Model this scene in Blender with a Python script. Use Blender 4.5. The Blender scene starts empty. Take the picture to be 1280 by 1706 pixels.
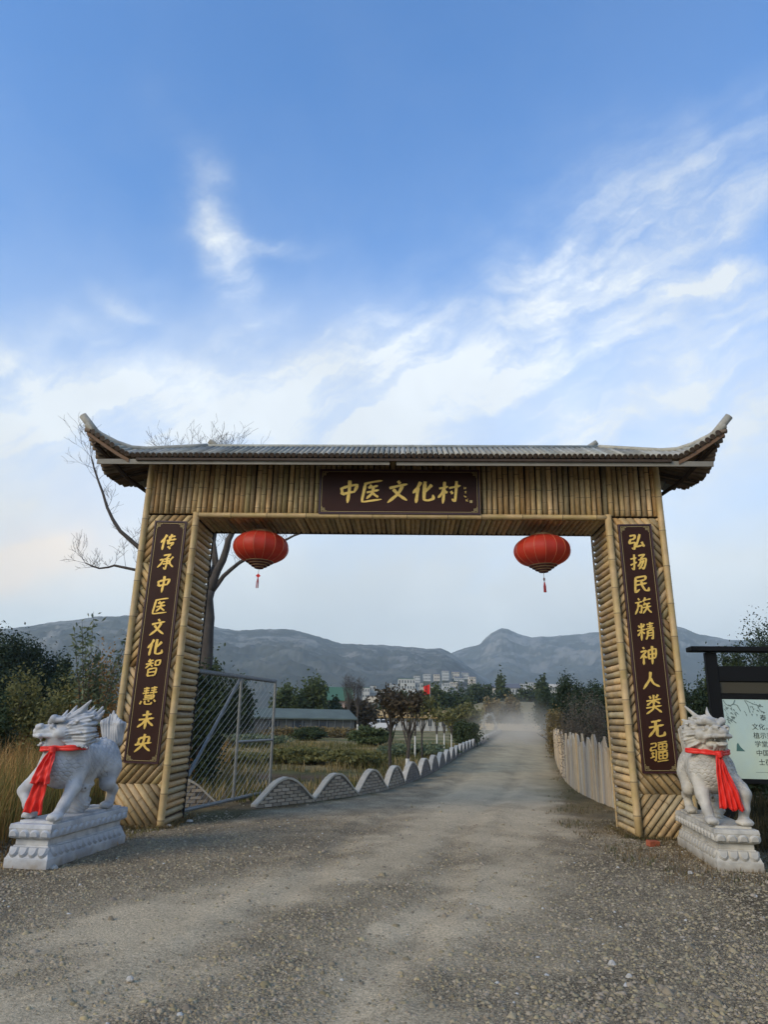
import bpy, math, random
import numpy as np
from mathutils import Vector, Matrix, Euler
random.seed(7); RNG=np.random.default_rng(7)
S=bpy.context.scene; COL=S.collection
PI=math.pi
# ------------------------------------------------------------------ camera
CF,CP,CR,CH=1172.65,.2849,.0168,1.6
def ray(px,py):
    x,y=px-640,py-853; c,s=math.cos(CR),math.sin(CR)
    u=c*x+s*y; up=-(-s*x+c*y)
    return np.array([u,CF*math.cos(CP)-up*math.sin(CP),CF*math.sin(CP)+up*math.cos(CP)])
def gp(px,py,z=0.):
    d=ray(px,py); p=d*((z-CH)/d[2]); return np.array([p[0],p[1],z])
def at(px,py,Y):
    d=ray(px,py); p=d*(Y/d[1]); return np.array([p[0],p[1],p[2]+CH])
cam=bpy.data.cameras.new('camera'); co=bpy.data.objects.new('camera',cam); COL.objects.link(co)
c_,s_=math.cos(CR),math.sin(CR); Up=Vector((0,-math.sin(CP),math.cos(CP))); Fw=Vector((0,math.cos(CP),math.sin(CP))); X=Vector((1,0,0))
r_=c_*X+s_*Up; u_=-s_*X+c_*Up
M=Matrix((r_,u_,-Fw)).transposed().to_4x4(); M.translation=(0,0,CH); co.matrix_world=M
cam.sensor_fit='VERTICAL'; cam.sensor_height=36; cam.sensor_width=27; cam.lens=CF/1706*36
cam.clip_start=.1; cam.clip_end=20000
S.camera=co; S.render.resolution_x=769; S.render.resolution_y=1024
# ------------------------------------------------------------------ light
S.view_settings.view_transform='Standard'; S.view_settings.look='None'; S.view_settings.gamma=1
S.view_settings.use_curve_mapping=False; S.view_settings.exposure=0.96
SUN_EL=27; SUN_AZ=229
sl=bpy.data.lights.new('sun','SUN'); sl.energy=1.5; sl.angle=math.radians(26); sl.color=(1,.83,.60)
so=bpy.data.objects.new('sun',sl); COL.objects.link(so)
sd=Vector((math.sin(math.radians(SUN_AZ))*math.cos(math.radians(SUN_EL)),math.cos(math.radians(SUN_AZ))*math.cos(math.radians(SUN_EL)),math.sin(math.radians(SUN_EL))))
so.rotation_euler=sd.to_track_quat('Z','Y').to_euler()
so.location=(-20,-20,30)
W=bpy.data.worlds.new('World'); S.world=W; W.use_nodes=True
nt=W.node_tree; N=nt.nodes; L=nt.links; N.clear()
def wn(t,**k):
    n=N.new(t)
    for a,b in k.items(): setattr(n,a,b)
    return n
def put(sock,v):
    if isinstance(v,bpy.types.NodeSocket): L.new(v,sock)
    else: sock.default_value=v
def mth(op,a,b=0.,c=0.,clamp=False):
    n=wn('ShaderNodeMath',operation=op,use_clamp=clamp); put(n.inputs[0],a); put(n.inputs[1],b); put(n.inputs[2],c); return n.outputs[0]
def vm(op,a,b=(0,0,0)):
    n=wn('ShaderNodeVectorMath',operation=op); put(n.inputs[0],a); put(n.inputs[1],b)
    return n.outputs['Value'] if op=='DOT_PRODUCT' else n.outputs[0]
def mixc(f,a,b):
    n=wn('ShaderNodeMix',data_type='RGBA'); put(n.inputs[0],f); put(n.inputs[6],a); put(n.inputs[7],b); return n.outputs[2]
def mapr(v,a,b,c=0.,d=1.):
    n=wn('ShaderNodeMapRange',interpolation_type='SMOOTHSTEP'); put(n.inputs[0],v); put(n.inputs[1],a); put(n.inputs[2],b); put(n.inputs[3],c); put(n.inputs[4],d); return n.outputs[0]
sky=wn('ShaderNodeTexSky',sky_type='NISHITA',sun_disc=False,sun_elevation=math.radians(SUN_EL),sun_rotation=math.radians(SUN_AZ),altitude=300,air_density=1.0,dust_density=.6,ozone_density=2.5)
tc=wn('ShaderNodeTexCoord'); D=tc.outputs['Generated']
sep=wn('ShaderNodeSeparateXYZ'); L.new(D,sep.inputs[0]); Zs=sep.outputs[2]
def noise(v,scale,det=5,rough=.55,out='Fac',dist=0):
    n=wn('ShaderNodeTexNoise',noise_dimensions='3D'); put(n.inputs['Vector'],v); n.inputs['Scale'].default_value=scale; n.inputs['Detail'].default_value=det; n.inputs['Roughness'].default_value=rough; n.inputs['Distortion'].default_value=dist
    return n.outputs[out]
def warp(v,scale,amt,det=4):
    c=noise(v,scale,det,.6,'Color'); c=vm('SUBTRACT',c,(.5,.5,.5)); s=wn('ShaderNodeVectorMath',operation='SCALE'); L.new(c,s.inputs[0]); s.inputs[3].default_value=amt
    return vm('ADD',v,s.outputs[0])
D1=warp(D,3.2,.26); D2=warp(D,7,.10,6)
def udir(px,py):
    d=ray(px,py); return d/np.linalg.norm(d)
def blob(v,p0,p1,width,amp,powr=1.):
    a,b=udir(*p0),udir(*p1); c=(a+b)/2; hl=np.linalg.norm(b-a)/2; c/=np.linalg.norm(c)
    ta=(b-a)/np.linalg.norm(b-a); ta-=c*(ta@c); ta/=np.linalg.norm(ta); tb=np.cross(c,ta)
    w=width/CF
    x=mth('MULTIPLY',vm('DOT_PRODUCT',v,tuple(ta)),1/hl); y=mth('MULTIPLY',vm('DOT_PRODUCT',v,tuple(tb)),1/w)
    e=mth('MULTIPLY',mth('ADD',mth('MULTIPLY',x,x),mth('MULTIPLY',y,y)),-1.)
    g=mth('POWER',2.718,e); pos=mapr(vm('DOT_PRODUCT',v,tuple(c)),0.,.2)
    return mth('MULTIPLY',mth('MULTIPLY',g,pos),amp)
blobs=[ # broad bands of thin cloud
 (D1,(330,700),(1010,590),105,.80),(D1,(560,710),(1280,590),110,.45),(D1,(800,590),(1420,180),60,.66),(D1,(-150,640),(300,650),80,.85),
 (D1,(1080,700),(1400,560),90,.55),(D1,(900,330),(1280,240),60,.18),
 (D2,(315,270),(405,530),32,.42),(D2,(340,390),(410,470),20,.22),(D2,(355,405),(510,412),15,.50),(D2,(360,240),(350,380),26,.22),(D2,(1110,470),(1260,455),17,1.0),(D2,(170,480),(260,540),14,.25),
 (D2,(1020,380),(1290,215),30,.34),(D2,(1190,400),(1260,390),16,.3),(D1,(-60,935),(110,925),22,.45),(D2,(620,560),(800,520),26,.25),(D2,(860,520),(1010,340),20,.35)]
tot=None
for b in blobs:
    g=blob(*b); tot=g if tot is None else mth('ADD',tot,g)
st=wn('ShaderNodeMapping'); L.new(D2,st.inputs[0]); st.inputs['Rotation'].default_value=(0,math.radians(-30),0); st.inputs['Scale'].default_value=(1.,1.4,3.2)
_a,_b=udir(560,640),udir(1280,250); _c=(_a+_b)/2; _c/=np.linalg.norm(_c); _ta=(_b-_a)/np.linalg.norm(_b-_a); _tb=np.cross(_c,_ta)
cmb=wn('ShaderNodeCombineXYZ'); put(cmb.inputs[0],mth('MULTIPLY',vm('DOT_PRODUCT',D1,tuple(_ta)),1.6)); put(cmb.inputs[1],mth('MULTIPLY',vm('DOT_PRODUCT',D2,tuple(_tb)),8.)); put(cmb.inputs[2],mth('MULTIPLY',vm('DOT_PRODUCT',D2,tuple(_c)),2.))
fa=mapr(noise(cmb.outputs[0],1.9,8,.60),.34,.68,.10,1.25); fb=mapr(noise(st.outputs[0],4.6,9,.66),.32,.70,.30,1.3)
fib=mth('MULTIPLY',fa,fb); fib=mth('ADD',mth('MULTIPLY',fib,.95),.12)
tot=mth('MULTIPLY',tot,fib)
low=mapr(Zs,.60,.30,0,.36)     # high veil thickening towards the horizon, all round
low2=mapr(Zs,.40,.10,0,.60)
nz=mapr(noise(D1,1.7,6,.55),.35,.7,0.,.30)
nz=mth('MULTIPLY',nz,mapr(Zs,.75,.35,.15,1.))
mask=mth('ADD',mth('ADD',tot,nz),mth('ADD',low,low2)); mask=mth('MINIMUM',mask,.97); mask=mth('MAXIMUM',mask,0.)
# sun-side warmth of the low cloud
cw=mixc(mapr(Zs,.45,.02),(5.25,5.60,5.85,1),(4.75,5.00,4.95,1))
cw=mixc(mth('MINIMUM',mth('ADD',blob(D1,(-200,960),(190,925),55,1.0),blob(D1,(-100,800),(250,930),120,.35)),1.),cw,(6.3,5.5,4.6,1))
grey=mapr(noise(D1,2.6,4,.5),.35,.7,.86,1.06)
g3=wn('ShaderNodeVectorMath',operation='SCALE'); L.new(cw,g3.inputs[0]); L.new(grey,g3.inputs[3])
skc=vm('MULTIPLY',sky.outputs[0],(1.0,1.0,1.0))
SKYMUL=skc.node.inputs[1]
col=mixc(mask,skc,g3.outputs[0])
bg=wn('ShaderNodeBackground'); L.new(col,bg.inputs[0]); bg.inputs[1].default_value=.10
wo=wn('ShaderNodeOutputWorld'); L.new(bg.outputs[0],wo.inputs[0])
SKYMUL.default_value=(.63,1.17,1.60)
try:
    W.cycles.sampling_method='MANUAL'; W.cycles.sample_map_resolution=512
except Exception: pass
S.cycles.use_denoising=True; S.cycles.max_bounces=6; S.cycles.volume_bounces=2; S.cycles.diffuse_bounces=3; S.cycles.transparent_max_bounces=8
# ------------------------------------------------------------------ materials
MATS={}
def mat(name,col,rough=.8,var=0.,vscale=8.,bump=0.,bscale=40.,metal=0.,objvar=0.,hue=None,attr=None,spec=.3,trans=0.,stretch=None,col2=None):
    if name in MATS: return MATS[name]
    m=bpy.data.materials.new(name); m.use_nodes=True; t=m.node_tree; n=t.nodes; l=t.links
    b=n['Principled BSDF']; b.inputs['Roughness'].default_value=rough; b.inputs['Metallic'].default_value=metal
    b.inputs['Specular IOR Level'].default_value=spec
    c4=(*col,1)
    tc=n.new('ShaderNodeTexCoord'); vec=tc.outputs['Object']
    if stretch:
        mp=n.new('ShaderNodeMapping'); l.new(vec,mp.inputs[0]); mp.inputs['Scale'].default_value=stretch; vec=mp.outputs[0]
    oi=n.new('ShaderNodeObjectInfo')
    if objvar or hue:
        ad=n.new('ShaderNodeVectorMath'); ad.operation='ADD'; sc=n.new('ShaderNodeMath'); sc.operation='MULTIPLY'; sc.inputs[1].default_value=37.
        l.new(oi.outputs['Random'],sc.inputs[0]); l.new(vec,ad.inputs[0]); l.new(sc.outputs[0],ad.inputs[1]); vec=ad.outputs[0]
    cur=n.new('ShaderNodeRGB'); cur.outputs[0].default_value=c4; cur=cur.outputs[0]
    if attr:
        a=n.new('ShaderNodeAttribute'); a.attribute_name=attr; cur=a.outputs['Color']
    if hue:
        r=n.new('ShaderNodeValToRGB'); r.color_ramp.interpolation='LINEAR'
        e=r.color_ramp.elements
        e[0].color=(*hue[0],1); e[1].color=(*hue[-1],1)
        for i,h in enumerate(hue[1:-1]):
            q=e.new((i+1)/(len(hue)-1)); q.color=(*h,1)
        l.new(oi.outputs['Random'],r.inputs[0]); cur=r.outputs[0]
    if col2:
        nn=n.new('ShaderNodeTexNoise'); nn.inputs['Scale'].default_value=vscale*.6; nn.inputs['Detail'].default_value=6; l.new(vec,nn.inputs['Vector'])
        mr=n.new('ShaderNodeMapRange'); mr.inputs[1].default_value=.42; mr.inputs[2].default_value=.62; l.new(nn.outputs[0],mr.inputs[0])
        mx=n.new('ShaderNodeMix'); mx.data_type='RGBA'; l.new(mr.outputs[0],mx.inputs[0]); l.new(cur,mx.inputs[6]); mx.inputs[7].default_value=(*col2,1); cur=mx.outputs[2]
    if var or objvar:
        nn=n.new('ShaderNodeTexNoise'); nn.inputs['Scale'].default_value=vscale; nn.inputs['Detail'].default_value=6; nn.inputs['Roughness'].default_value=.65; l.new(vec,nn.inputs['Vector'])
        mr=n.new('ShaderNodeMapRange'); mr.inputs[1].default_value=.25; mr.inputs[2].default_value=.75; mr.inputs[3].default_value=1-var; mr.inputs[4].default_value=1+var; l.new(nn.outputs[0],mr.inputs[0])
        v=mr.outputs[0]
        if objvar:
            wnn=n.new('ShaderNodeTexWhiteNoise'); wnn.noise_dimensions='1D'; l.new(oi.outputs['Random'],wnn.inputs['W'])
            m2=n.new('ShaderNodeMapRange'); m2.inputs[3].default_value=1-objvar; m2.inputs[4].default_value=1+objvar; l.new(wnn.outputs['Value'],m2.inputs[0])
            mm=n.new('ShaderNodeMath'); mm.operation='MULTIPLY'; l.new(v,mm.inputs[0]); l.new(m2.outputs[0],mm.inputs[1]); v=mm.outputs[0]
        sv=n.new('ShaderNodeVectorMath'); sv.operation='SCALE'; l.new(cur,sv.inputs[0]); l.new(v,sv.inputs[3]); cur=sv.outputs[0]
    l.new(cur,b.inputs['Base Color'])
    if bump:
        nb=n.new('ShaderNodeTexNoise'); nb.inputs['Scale'].default_value=bscale; nb.inputs['Detail'].default_value=5; nb.inputs['Roughness'].default_value=.65; l.new(vec,nb.inputs['Vector'])
        bp=n.new('ShaderNodeBump'); bp.inputs['Strength'].default_value=1; bp.inputs['Distance'].default_value=bump; l.new(nb.outputs[0],bp.inputs['Height']); l.new(bp.outputs[0],b.inputs['Normal'])
    if trans:
        tr=n.new('ShaderNodeBsdfTranslucent'); l.new(cur,tr.inputs[0]); ms=n.new('ShaderNodeMixShader'); ms.inputs[0].default_value=trans
        l.new(b.outputs[0],ms.inputs[1]); l.new(tr.outputs[0],ms.inputs[2]); l.new(ms.outputs[0],n['Material Output'].inputs[0])
    MATS[name]=m; return m
BH=[(.37,.245,.105),(.48,.33,.155),(.33,.255,.115),(.53,.37,.19),(.40,.235,.09),(.30,.24,.135),(.46,.31,.135),(.26,.19,.095),(.42,.29,.15)]
mBam=mat('bamboo',(.45,.33,.17),.56,var=.30,vscale=9,bump=.002,bscale=60,objvar=.24,hue=BH,spec=.3,stretch=(2,2,1))
mBamL=mat('bamboo_pale',(.47,.325,.155),.5,var=.24,vscale=6,bump=.002,bscale=50,spec=.4,col2=(.42,.30,.12))
mNode=mat('bamboo_node',(.20,.14,.07),.7,var=.2)
mCut=mat('bamboo_cut_end',(.30,.22,.12),.8,var=.3,vscale=60)
BG=[(.27,.255,.21),(.34,.32,.27),(.24,.235,.20),(.38,.355,.29),(.29,.27,.21),(.31,.315,.28)]
mTile=mat('weathered_bamboo',(.3,.3,.26),.9,spec=.08,var=.28,vscale=9,bump=.003,bscale=70,objvar=.22,hue=BG)
mSide=mat('brown_bamboo',(.16,.11,.07),.75,var=.3,vscale=9,objvar=.2,hue=[(.15,.10,.06),(.20,.135,.085),(.13,.10,.07),(.18,.14,.10)])
mDark=mat('dark_wood_hollow_shade',(.055,.035,.022),.7,var=.3,vscale=10,bump=.002)  # also caps the roof tile ends, as painted shade of the hollow bamboo
mUnder=mat('brown_ply',(.060,.036,.020),.75,var=.3,vscale=6)
mEave=mat('eave_board_paint',(.21,.19,.15),.6,var=.2,vscale=5)
mPan=mat('maroon_lacquer',(.032,.010,.005),.5,var=.2,vscale=3,spec=.18)
mPanE=mat('maroon_rim',(.045,.014,.014),.35,spec=.5)
mGold=mat('gold_leaf',(.78,.50,.11),.38,var=.2,vscale=20,metal=.35,spec=.5)
mGoldL=mat('gold_line',(.42,.32,.14),.45,metal=.3)
mMarb=mat('white_marble',(.48,.475,.46),.6,var=.12,vscale=9,bump=.002,bscale=60,col2=(.33,.335,.34))
mMarbR=mat('cream_marble',(.50,.46,.38),.6,var=.12,vscale=9,bump=.002,bscale=60,col2=(.35,.325,.275))
mRed=mat('red_satin',(.80,.035,.022),.42,var=.12,vscale=10,bump=.002,bscale=30,spec=.4,trans=.15)
mLan=mat('lantern_cloth',(.52,.040,.018),.52,var=.14,vscale=5,spec=.35,trans=.2,bump=.003,bscale=18)
mLanG=mat('lantern_trim',(.42,.26,.12),.5,metal=.3)
mLanD=mat('lantern_fret',(.10,.035,.025),.6)
mString=mat('string',(.35,.28,.2),.8)
mSteel=mat('galvanised_pipe',(.20,.205,.195),.5,var=.25,vscale=12,metal=.5)
mIron=mat('black_iron',(.02,.018,.017),.5,var=.2)
mRoof2=mat('pale_green_sheet',(.105,.125,.10),.75,var=.25,vscale=.8)
mConc=mat('concrete_coping',(.46,.41,.32),.85,var=.22,vscale=6,bump=.006,bscale=30)
BR=[(.31,.255,.18),(.39,.33,.24),(.34,.27,.19),(.42,.355,.27),(.28,.235,.175)]
mBrick=mat('grey_brick',(.3,.27,.23),.9,var=.2,vscale=15,bump=.004,bscale=60,objvar=.15,hue=BR)
mMortar=mat('mortar',(.15,.13,.105),.95,var=.2,vscale=20)
PK=[(.46,.36,.23),(.34,.30,.24),(.54,.39,.22),(.30,.27,.23),(.48,.41,.30),(.58,.41,.22)]
mPlank=mat('weathered_plank',(.4,.33,.24),.85,var=.3,vscale=9,bump=.006,bscale=30,objvar=.2,hue=PK,stretch=(6,6,.7))
mPlankF=mat('weathered_plank_far',(.47,.385,.26),.85,var=.35,vscale=6)
mBark=mat('bark',(.07,.058,.047),.9,var=.35,vscale=12,bump=.01,bscale=25,stretch=(1,1,.3))
mTwig=mat('bare_twig',(.060,.048,.042),.9)
mWhiteP=mat('whitewash',(.6,.58,.52),.8,var=.1)
mBoard=mat('board_frame_black',(.007,.007,.007),.6,spec=.15)
mBoardP=mat('board_paper',(.43,.54,.49),.35,var=.05,vscale=1.5,col2=(.50,.57,.42))
mInk=mat('ink',(.03,.04,.04),.6)
def leafm(name,col,tr=.25,var=.35): return mat(name,col,.6,var=var,vscale=1.7,trans=tr,spec=.2)
# ------------------------------------------------------------------ object helpers
def link(name,me,parent=None):
    o=bpy.data.objects.new(name,me); COL.objects.link(o)
    if parent: o.parent=parent
    return o
def empty(name,label,cat,loc=(0,0,0),rz=0.,group=None):
    o=bpy.data.objects.new(name,None); COL.objects.link(o); o.location=loc; o.rotation_euler=(0,0,rz); o.empty_display_size=.2
    o['label']=label; o['category']=cat
    if group: o['group']=group
    return o
def tag(o,label=None,cat=None,group=None,kind=None):
    if label: o['label']=label
    if cat: o['category']=cat
    if group: o['group']=group
    if kind: o['kind']=kind
    return o
class MB:
    def __init__(s): s.v=[]; s.f=[]; s.m=[]
    def add(s,vs,fs,mi=0):
        b=len(s.v); s.v+=[tuple(map(float,p)) for p in vs]; s.f+=[tuple(b+i for i in f) for f in fs]; s.m+=[mi]*len(fs)
    def box(s,c,d,rz=0,mi=0,taper=1.):
        x,y,z=[k/2 for k in d]; cs,sn=math.cos(rz),math.sin(rz); vs=[]
        for sz in (-1,1):
            t=taper if sz>0 else 1.
            for sx,sy in ((-1,-1),(1,-1),(1,1),(-1,1)):
                a,b=sx*x*t,sy*y*t; vs.append((c[0]+a*cs-b*sn,c[1]+a*sn+b*cs,c[2]+sz*z))
        s.add(vs,[(3,2,1,0),(4,5,6,7),(0,1,5,4),(1,2,6,5),(2,3,7,6),(3,0,4,7)],mi)
    def tube(s,pts,rad,sides=8,mi=0,cap=True,capm=None):
        pts=[Vector(p) for p in pts]; n=len(pts)
        if not hasattr(rad,'__len__'): rad=[rad]*n
        t0=(pts[1]-pts[0]).normalized(); a=t0.orthogonal().normalized(); rings=[]; prev=t0
        for i,p in enumerate(pts):
            t=((pts[min(i+1,n-1)]-pts[max(i-1,0)])).normalized()
            q=prev.rotation_difference(t); a=(q@a); a=(a-t*a.dot(t)).normalized(); b=t.cross(a); prev=t
            rings.append([p+(a*math.cos(2*PI*k/sides)+b*math.sin(2*PI*k/sides))*rad[i] for k in range(sides)])
        vs=[v for r in rings for v in r]; fs=[]
        for i in range(n-1):
            for k in range(sides):
                k2=(k+1)%sides; fs.append((i*sides+k,i*sides+k2,(i+1)*sides+k2,(i+1)*sides+k))
        s.add(vs,fs,mi)
        if cap:
            b=len(s.v)-len(vs); s.f+=[tuple(b+k for k in range(sides))[::-1],tuple(b+(n-1)*sides+k for k in range(sides))]; s.m+=[mi if capm is None else capm]*2
    def build(s,name,mats,parent=None,smooth=False):
        me=bpy.data.meshes.new(name); me.from_pydata(s.v,[],s.f)
        if not isinstance(mats,(list,tuple)): mats=[mats]
        for m in mats: me.materials.append(m)
        if len(mats)>1: me.polygons.foreach_set('material_index',s.m)
        if smooth: me.polygons.foreach_set('use_smooth',[True]*len(me.polygons))
        me.update(); return link(name,me,parent)
def npmesh(name,V,Fq,mats,parent=None,smooth=False,cols=None,quad=4):
    me=bpy.data.meshes.new(name); V=np.asarray(V,np.float32); Fq=np.asarray(Fq,np.int32); n=len(Fq); k=Fq.shape[1]
    me.vertices.add(len(V)); me.vertices.foreach_set('co',V.ravel()); me.loops.add(n*k); me.loops.foreach_set('vertex_index',Fq.ravel())
    me.polygons.add(n); me.polygons.foreach_set('loop_start',np.arange(n,dtype=np.int32)*k)
    try: me.polygons.foreach_set('loop_total',np.full(n,k,np.int32))
    except Exception: pass
    me.update(calc_edges=True); me.validate()
    if smooth: me.polygons.foreach_set('use_smooth',np.ones(len(me.polygons),bool))
    if not isinstance(mats,(list,tuple)): mats=[mats]
    for m in mats: me.materials.append(m)
    if cols is not None:
        a=me.color_attributes.new('col','FLOAT_COLOR','POINT'); a.data.foreach_set('color',np.c_[cols,np.ones(len(cols))].astype(np.float32).ravel())
    return link(name,me,parent)
# value noise
_g={}
def vnoise(x,y,seed=0):
    if seed not in _g: _g[seed]=np.random.default_rng(seed+100).random((256,256)).astype(np.float32)
    g=_g[seed]; xi=np.floor(x).astype(int); yi=np.floor(y).astype(int); fx=x-xi; fy=y-yi
    fx=fx*fx*(3-2*fx); fy=fy*fy*(3-2*fy)
    a=g[xi&255,yi&255]; b=g[(xi+1)&255,yi&255]; c=g[xi&255,(yi+1)&255]; d=g[(xi+1)&255,(yi+1)&255]
    return (a*(1-fx)+b*fx)*(1-fy)+(c*(1-fx)+d*fx)*fy
def fbm(x,y,s=1.,o=5,seed=0,g=.5):
    t=0;a=1;n=0
    for i in range(o): t=t+a*vnoise(x/s+13.7*i,y/s+7.3*i,seed+i); n+=a; a*=g; s=s/2.03
    return t/n
def sst(x,a,b):
    t=np.clip((x-a)/(b-a),0,1); return t*t*(3-2*t)
# ------------------------------------------------------------------ ground
ROADC=np.array([(-2.2,1.),(-1.1,4),(-.4,6),(.05,8),(.35,11),(1.4,14.5),(2.3,17.5),(3.3,22),(4.3,27),(6.2,36),(9.2,50.4),(18.5,97),(40,190),(60,270)])
TA=np.array([(-2.78,4.35),(-2.25,4.86),(-1.98,5.54),(-1.62,6.47),(-0.90,7.85),(-0.07,9.18),(0.75,10.80),(1.6,14.5),(2.3,17.5),(3.3,22),(4.3,27),(9.2,50)])
TB=np.array([(-0.08,4.46),(0.21,5.29),(0.59,6.43),(1.11,8.00),(1.45,9.31),(1.92,11.19),(2.9,14.5),(3.7,17.5),(4.6,22),(5.6,27),(10.5,50)])
def roadx(y): return np.interp(y,ROADC[:,1],ROADC[:,0])
def grid_axis(lo,hi,step,far_lo,far_hi,g=1.16):
    a=list(np.arange(lo,hi+1e-6,step)); s=step
    b=[a[-1]]
    while b[-1]<far_hi: s*=g; b.append(b[-1]+s)
    s=step; c=[a[0]]
    while c[-1]>far_lo: s*=g; c.append(c[-1]-s)
    return np.array(c[:0:-1]+a+b[1:])
gx=grid_axis(-6.5,8.,.036,-6000,6000); gy=grid_axis(2.4,15.,.036,-3000,6000,1.05)
GX,GY=np.meshgrid(gx,gy,indexing='ij')
def dirtmask(x,y):
    rx=roadx(y); u=x-rx
    w1=fbm(x,y,1.5,4,3)-.5; w2=fbm(x,y,.45,4,9,.6)-.5
    ca=np.interp(y,TA[:,1],TA[:,0]); cb=np.interp(y,TB[:,1],TB[:,0])
    a=np.exp(-(((x-ca+w1*.9)/np.interp(y,[3,5,8,12,20],[1.35,1.15,.95,.7,.55]))**2)); b=np.exp(-(((x-cb+w1*.7)/np.interp(y,[3,5,8,12,20],[.7,.75,.85,.75,.6]))**2))*.9
    rib=fbm((x-ca)*1.,y*.16,.22,4,31)-.5
    m=np.maximum(a,b)*1.0+.35*sst(y,9,14)+w2*1.25+rib*.8*(np.maximum(a,b)+.15)+(fbm(x,y,3.,3,21)-.5)*.5-.05
    return np.clip(m,0,1)
def ground_h(x,y):
    d=dirtmask(x,y); near=1-sst(y,18,40)
    u=x-roadx(y); ang=.12
    rut=-.028*np.exp(-((u+.75)/.20)**2)-.028*np.exp(-((u-.65)/.20)**2)+.014*np.exp(-((u+1.1)/.14)**2)+.014*np.exp(-((u-1.0)/.14)**2)
    h=rut+.03*(fbm(x,y,1.6,4,1)-.5)+(.012*(1-.5*d))*(fbm(x,y,.16,4,5)-.5)*2
    # streaky tracks in the dirt
    h=h+.010*d*(fbm((x+.35*y)*1.,y*.25,.14,3,31)-.5)
    return h*near
def ground_col(x,y):
    d=dirtmask(x,y)[...,None]
    n1=fbm(x,y,.35,4,12)[...,None]; n2=fbm(x,y,2.2,4,15)[...,None]
    grav=np.array([.39,.30,.185])*(.62+.70*n1)*(.8+.4*n2)
    dirt=np.array([.56,.435,.272])*(.84+.32*n1)*(.88+.24*n2)
    c=grav*(1-d)+dirt*d
    # verge: dry grass and soil off the gravel
    rx=roadx(y); u=x-rx; half=np.interp(y,[0,4,9,11,14,17,30,60,100],[9,6.5,4.2,3.3,2.6,2.2,1.9,1.7,2.2])-np.where(u>0,.75*sst(y,9,13),0)
    e=sst(np.abs(u)+(fbm(x,y,.9,4,41)-.5)*1.3,half-.35,half+.55)[...,None]
    g=fbm(x,y,.5,4,44)[...,None]; g2=sst(fbm(x,y,3.,4,47),.35,.65)[...,None]
    verge=(np.array([.25,.175,.085])*g2+np.array([.14,.115,.045])*(1-g2))*(.55+.9*g)
    # straw litter by the statues
    lit=(sst(fbm(x,y,.8,4,51),.5,.66)*sst(np.abs(u),2.6,3.6)*(1-sst(y,14,20)))[...,None]*.6
    c=c*(1-lit)+np.array([.23,.165,.085])*(.5+n1)*lit
    c=c*(1-e)+verge*e
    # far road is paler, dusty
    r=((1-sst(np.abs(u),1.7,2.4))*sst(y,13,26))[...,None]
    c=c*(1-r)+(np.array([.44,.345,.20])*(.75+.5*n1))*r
    # far fields left of the wall
    fl=(sst(y,16,24)*sst(-u,2.2,3.2))[...,None]
    band=sst(np.sin(y*.55+fbm(x,y,6,3,61)*5),.1,.5)[...,None]
    field=np.array([.32,.245,.11])*(1-band)+np.array([.15,.145,.045])*band
    soil=np.exp(-((y-20.3-(x*-.1))/1.2)**2)[...,None]
    field=field*(1-soil)+np.array([.20,.10,.055])*soil
    field=field*(.55+.9*fbm(x,y,1.,5,63)[...,None])
    c=c*(1-fl)+field*fl
    return np.clip(c,0.01,1)
H0=ground_h(GX,GY)
nx,ny=len(gx),len(gy)
I=np.arange(nx*ny).reshape(nx,ny)
Q=np.stack([I[:-1,:-1],I[1:,:-1],I[1:,1:],I[:-1,1:]],-1).reshape(-1,4)
mg=mat('ground_gravel',(.2,.18,.15),.95,var=.55,vscale=42,bump=.022,bscale=70,attr='col',spec=.15)
mt=mg.node_tree; nn_=mt.nodes; ll=mt.links
tcg=nn_.new('ShaderNodeTexCoord'); vo=nn_.new('ShaderNodeTexVoronoi'); vo.inputs['Scale'].default_value=82; ll.new(tcg.outputs['Object'],vo.inputs['Vector'])
vo2=nn_.new('ShaderNodeTexVoronoi'); vo2.inputs['Scale'].default_value=36; ll.new(tcg.outputs['Object'],vo2.inputs['Vector'])
aa=nn_.new('ShaderNodeAttribute'); aa.attribute_name='gravelly'
def ggm(op,a,b):
    q=nn_.new('ShaderNodeMath'); q.operation=op
    for i_,v_ in enumerate((a,b)):
        if isinstance(v_,bpy.types.NodeSocket): ll.new(v_,q.inputs[i_])
        else: q.inputs[i_].default_value=v_
    return q.outputs[0]
sp1=nn_.new('ShaderNodeSeparateColor'); ll.new(vo.outputs['Color'],sp1.inputs[0]); sp2=nn_.new('ShaderNodeSeparateColor'); ll.new(vo2.outputs['Color'],sp2.inputs[0])
br=ggm('ADD',ggm('MULTIPLY',ggm('POWER',sp1.outputs[0],1.5),.95),ggm('MULTIPLY',sp2.outputs[0],.30)); br=ggm('ADD',br,.48)
br=ggm('MULTIPLY',br,ggm('SUBTRACT',1.15,ggm('MULTIPLY',vo.outputs['Distance'],.75)))
fac=ggm('ADD',ggm('MULTIPLY',aa.outputs['Fac'],.85),.12); br=ggm('ADD',ggm('MULTIPLY',ggm('SUBTRACT',br,1.),fac),1.)
bs=nn_['Principled BSDF']; old=bs.inputs['Base Color'].links[0].from_socket; sv=nn_.new('ShaderNodeVectorMath'); sv.operation='SCALE'; ll.new(old,sv.inputs[0]); ll.new(br,sv.inputs[3]); ll.new(sv.outputs[0],bs.inputs['Base Color'])
oldb=bs.inputs['Normal'].links[0].from_socket; b2=nn_.new('ShaderNodeBump'); b2.invert=True; b2.inputs['Distance'].default_value=.014; ll.new(oldb,b2.inputs['Normal']); ll.new(ggm('MULTIPLY',vo.outputs['Distance'],fac),b2.inputs['Height']); ll.new(b2.outputs[0],bs.inputs['Normal'])
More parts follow.
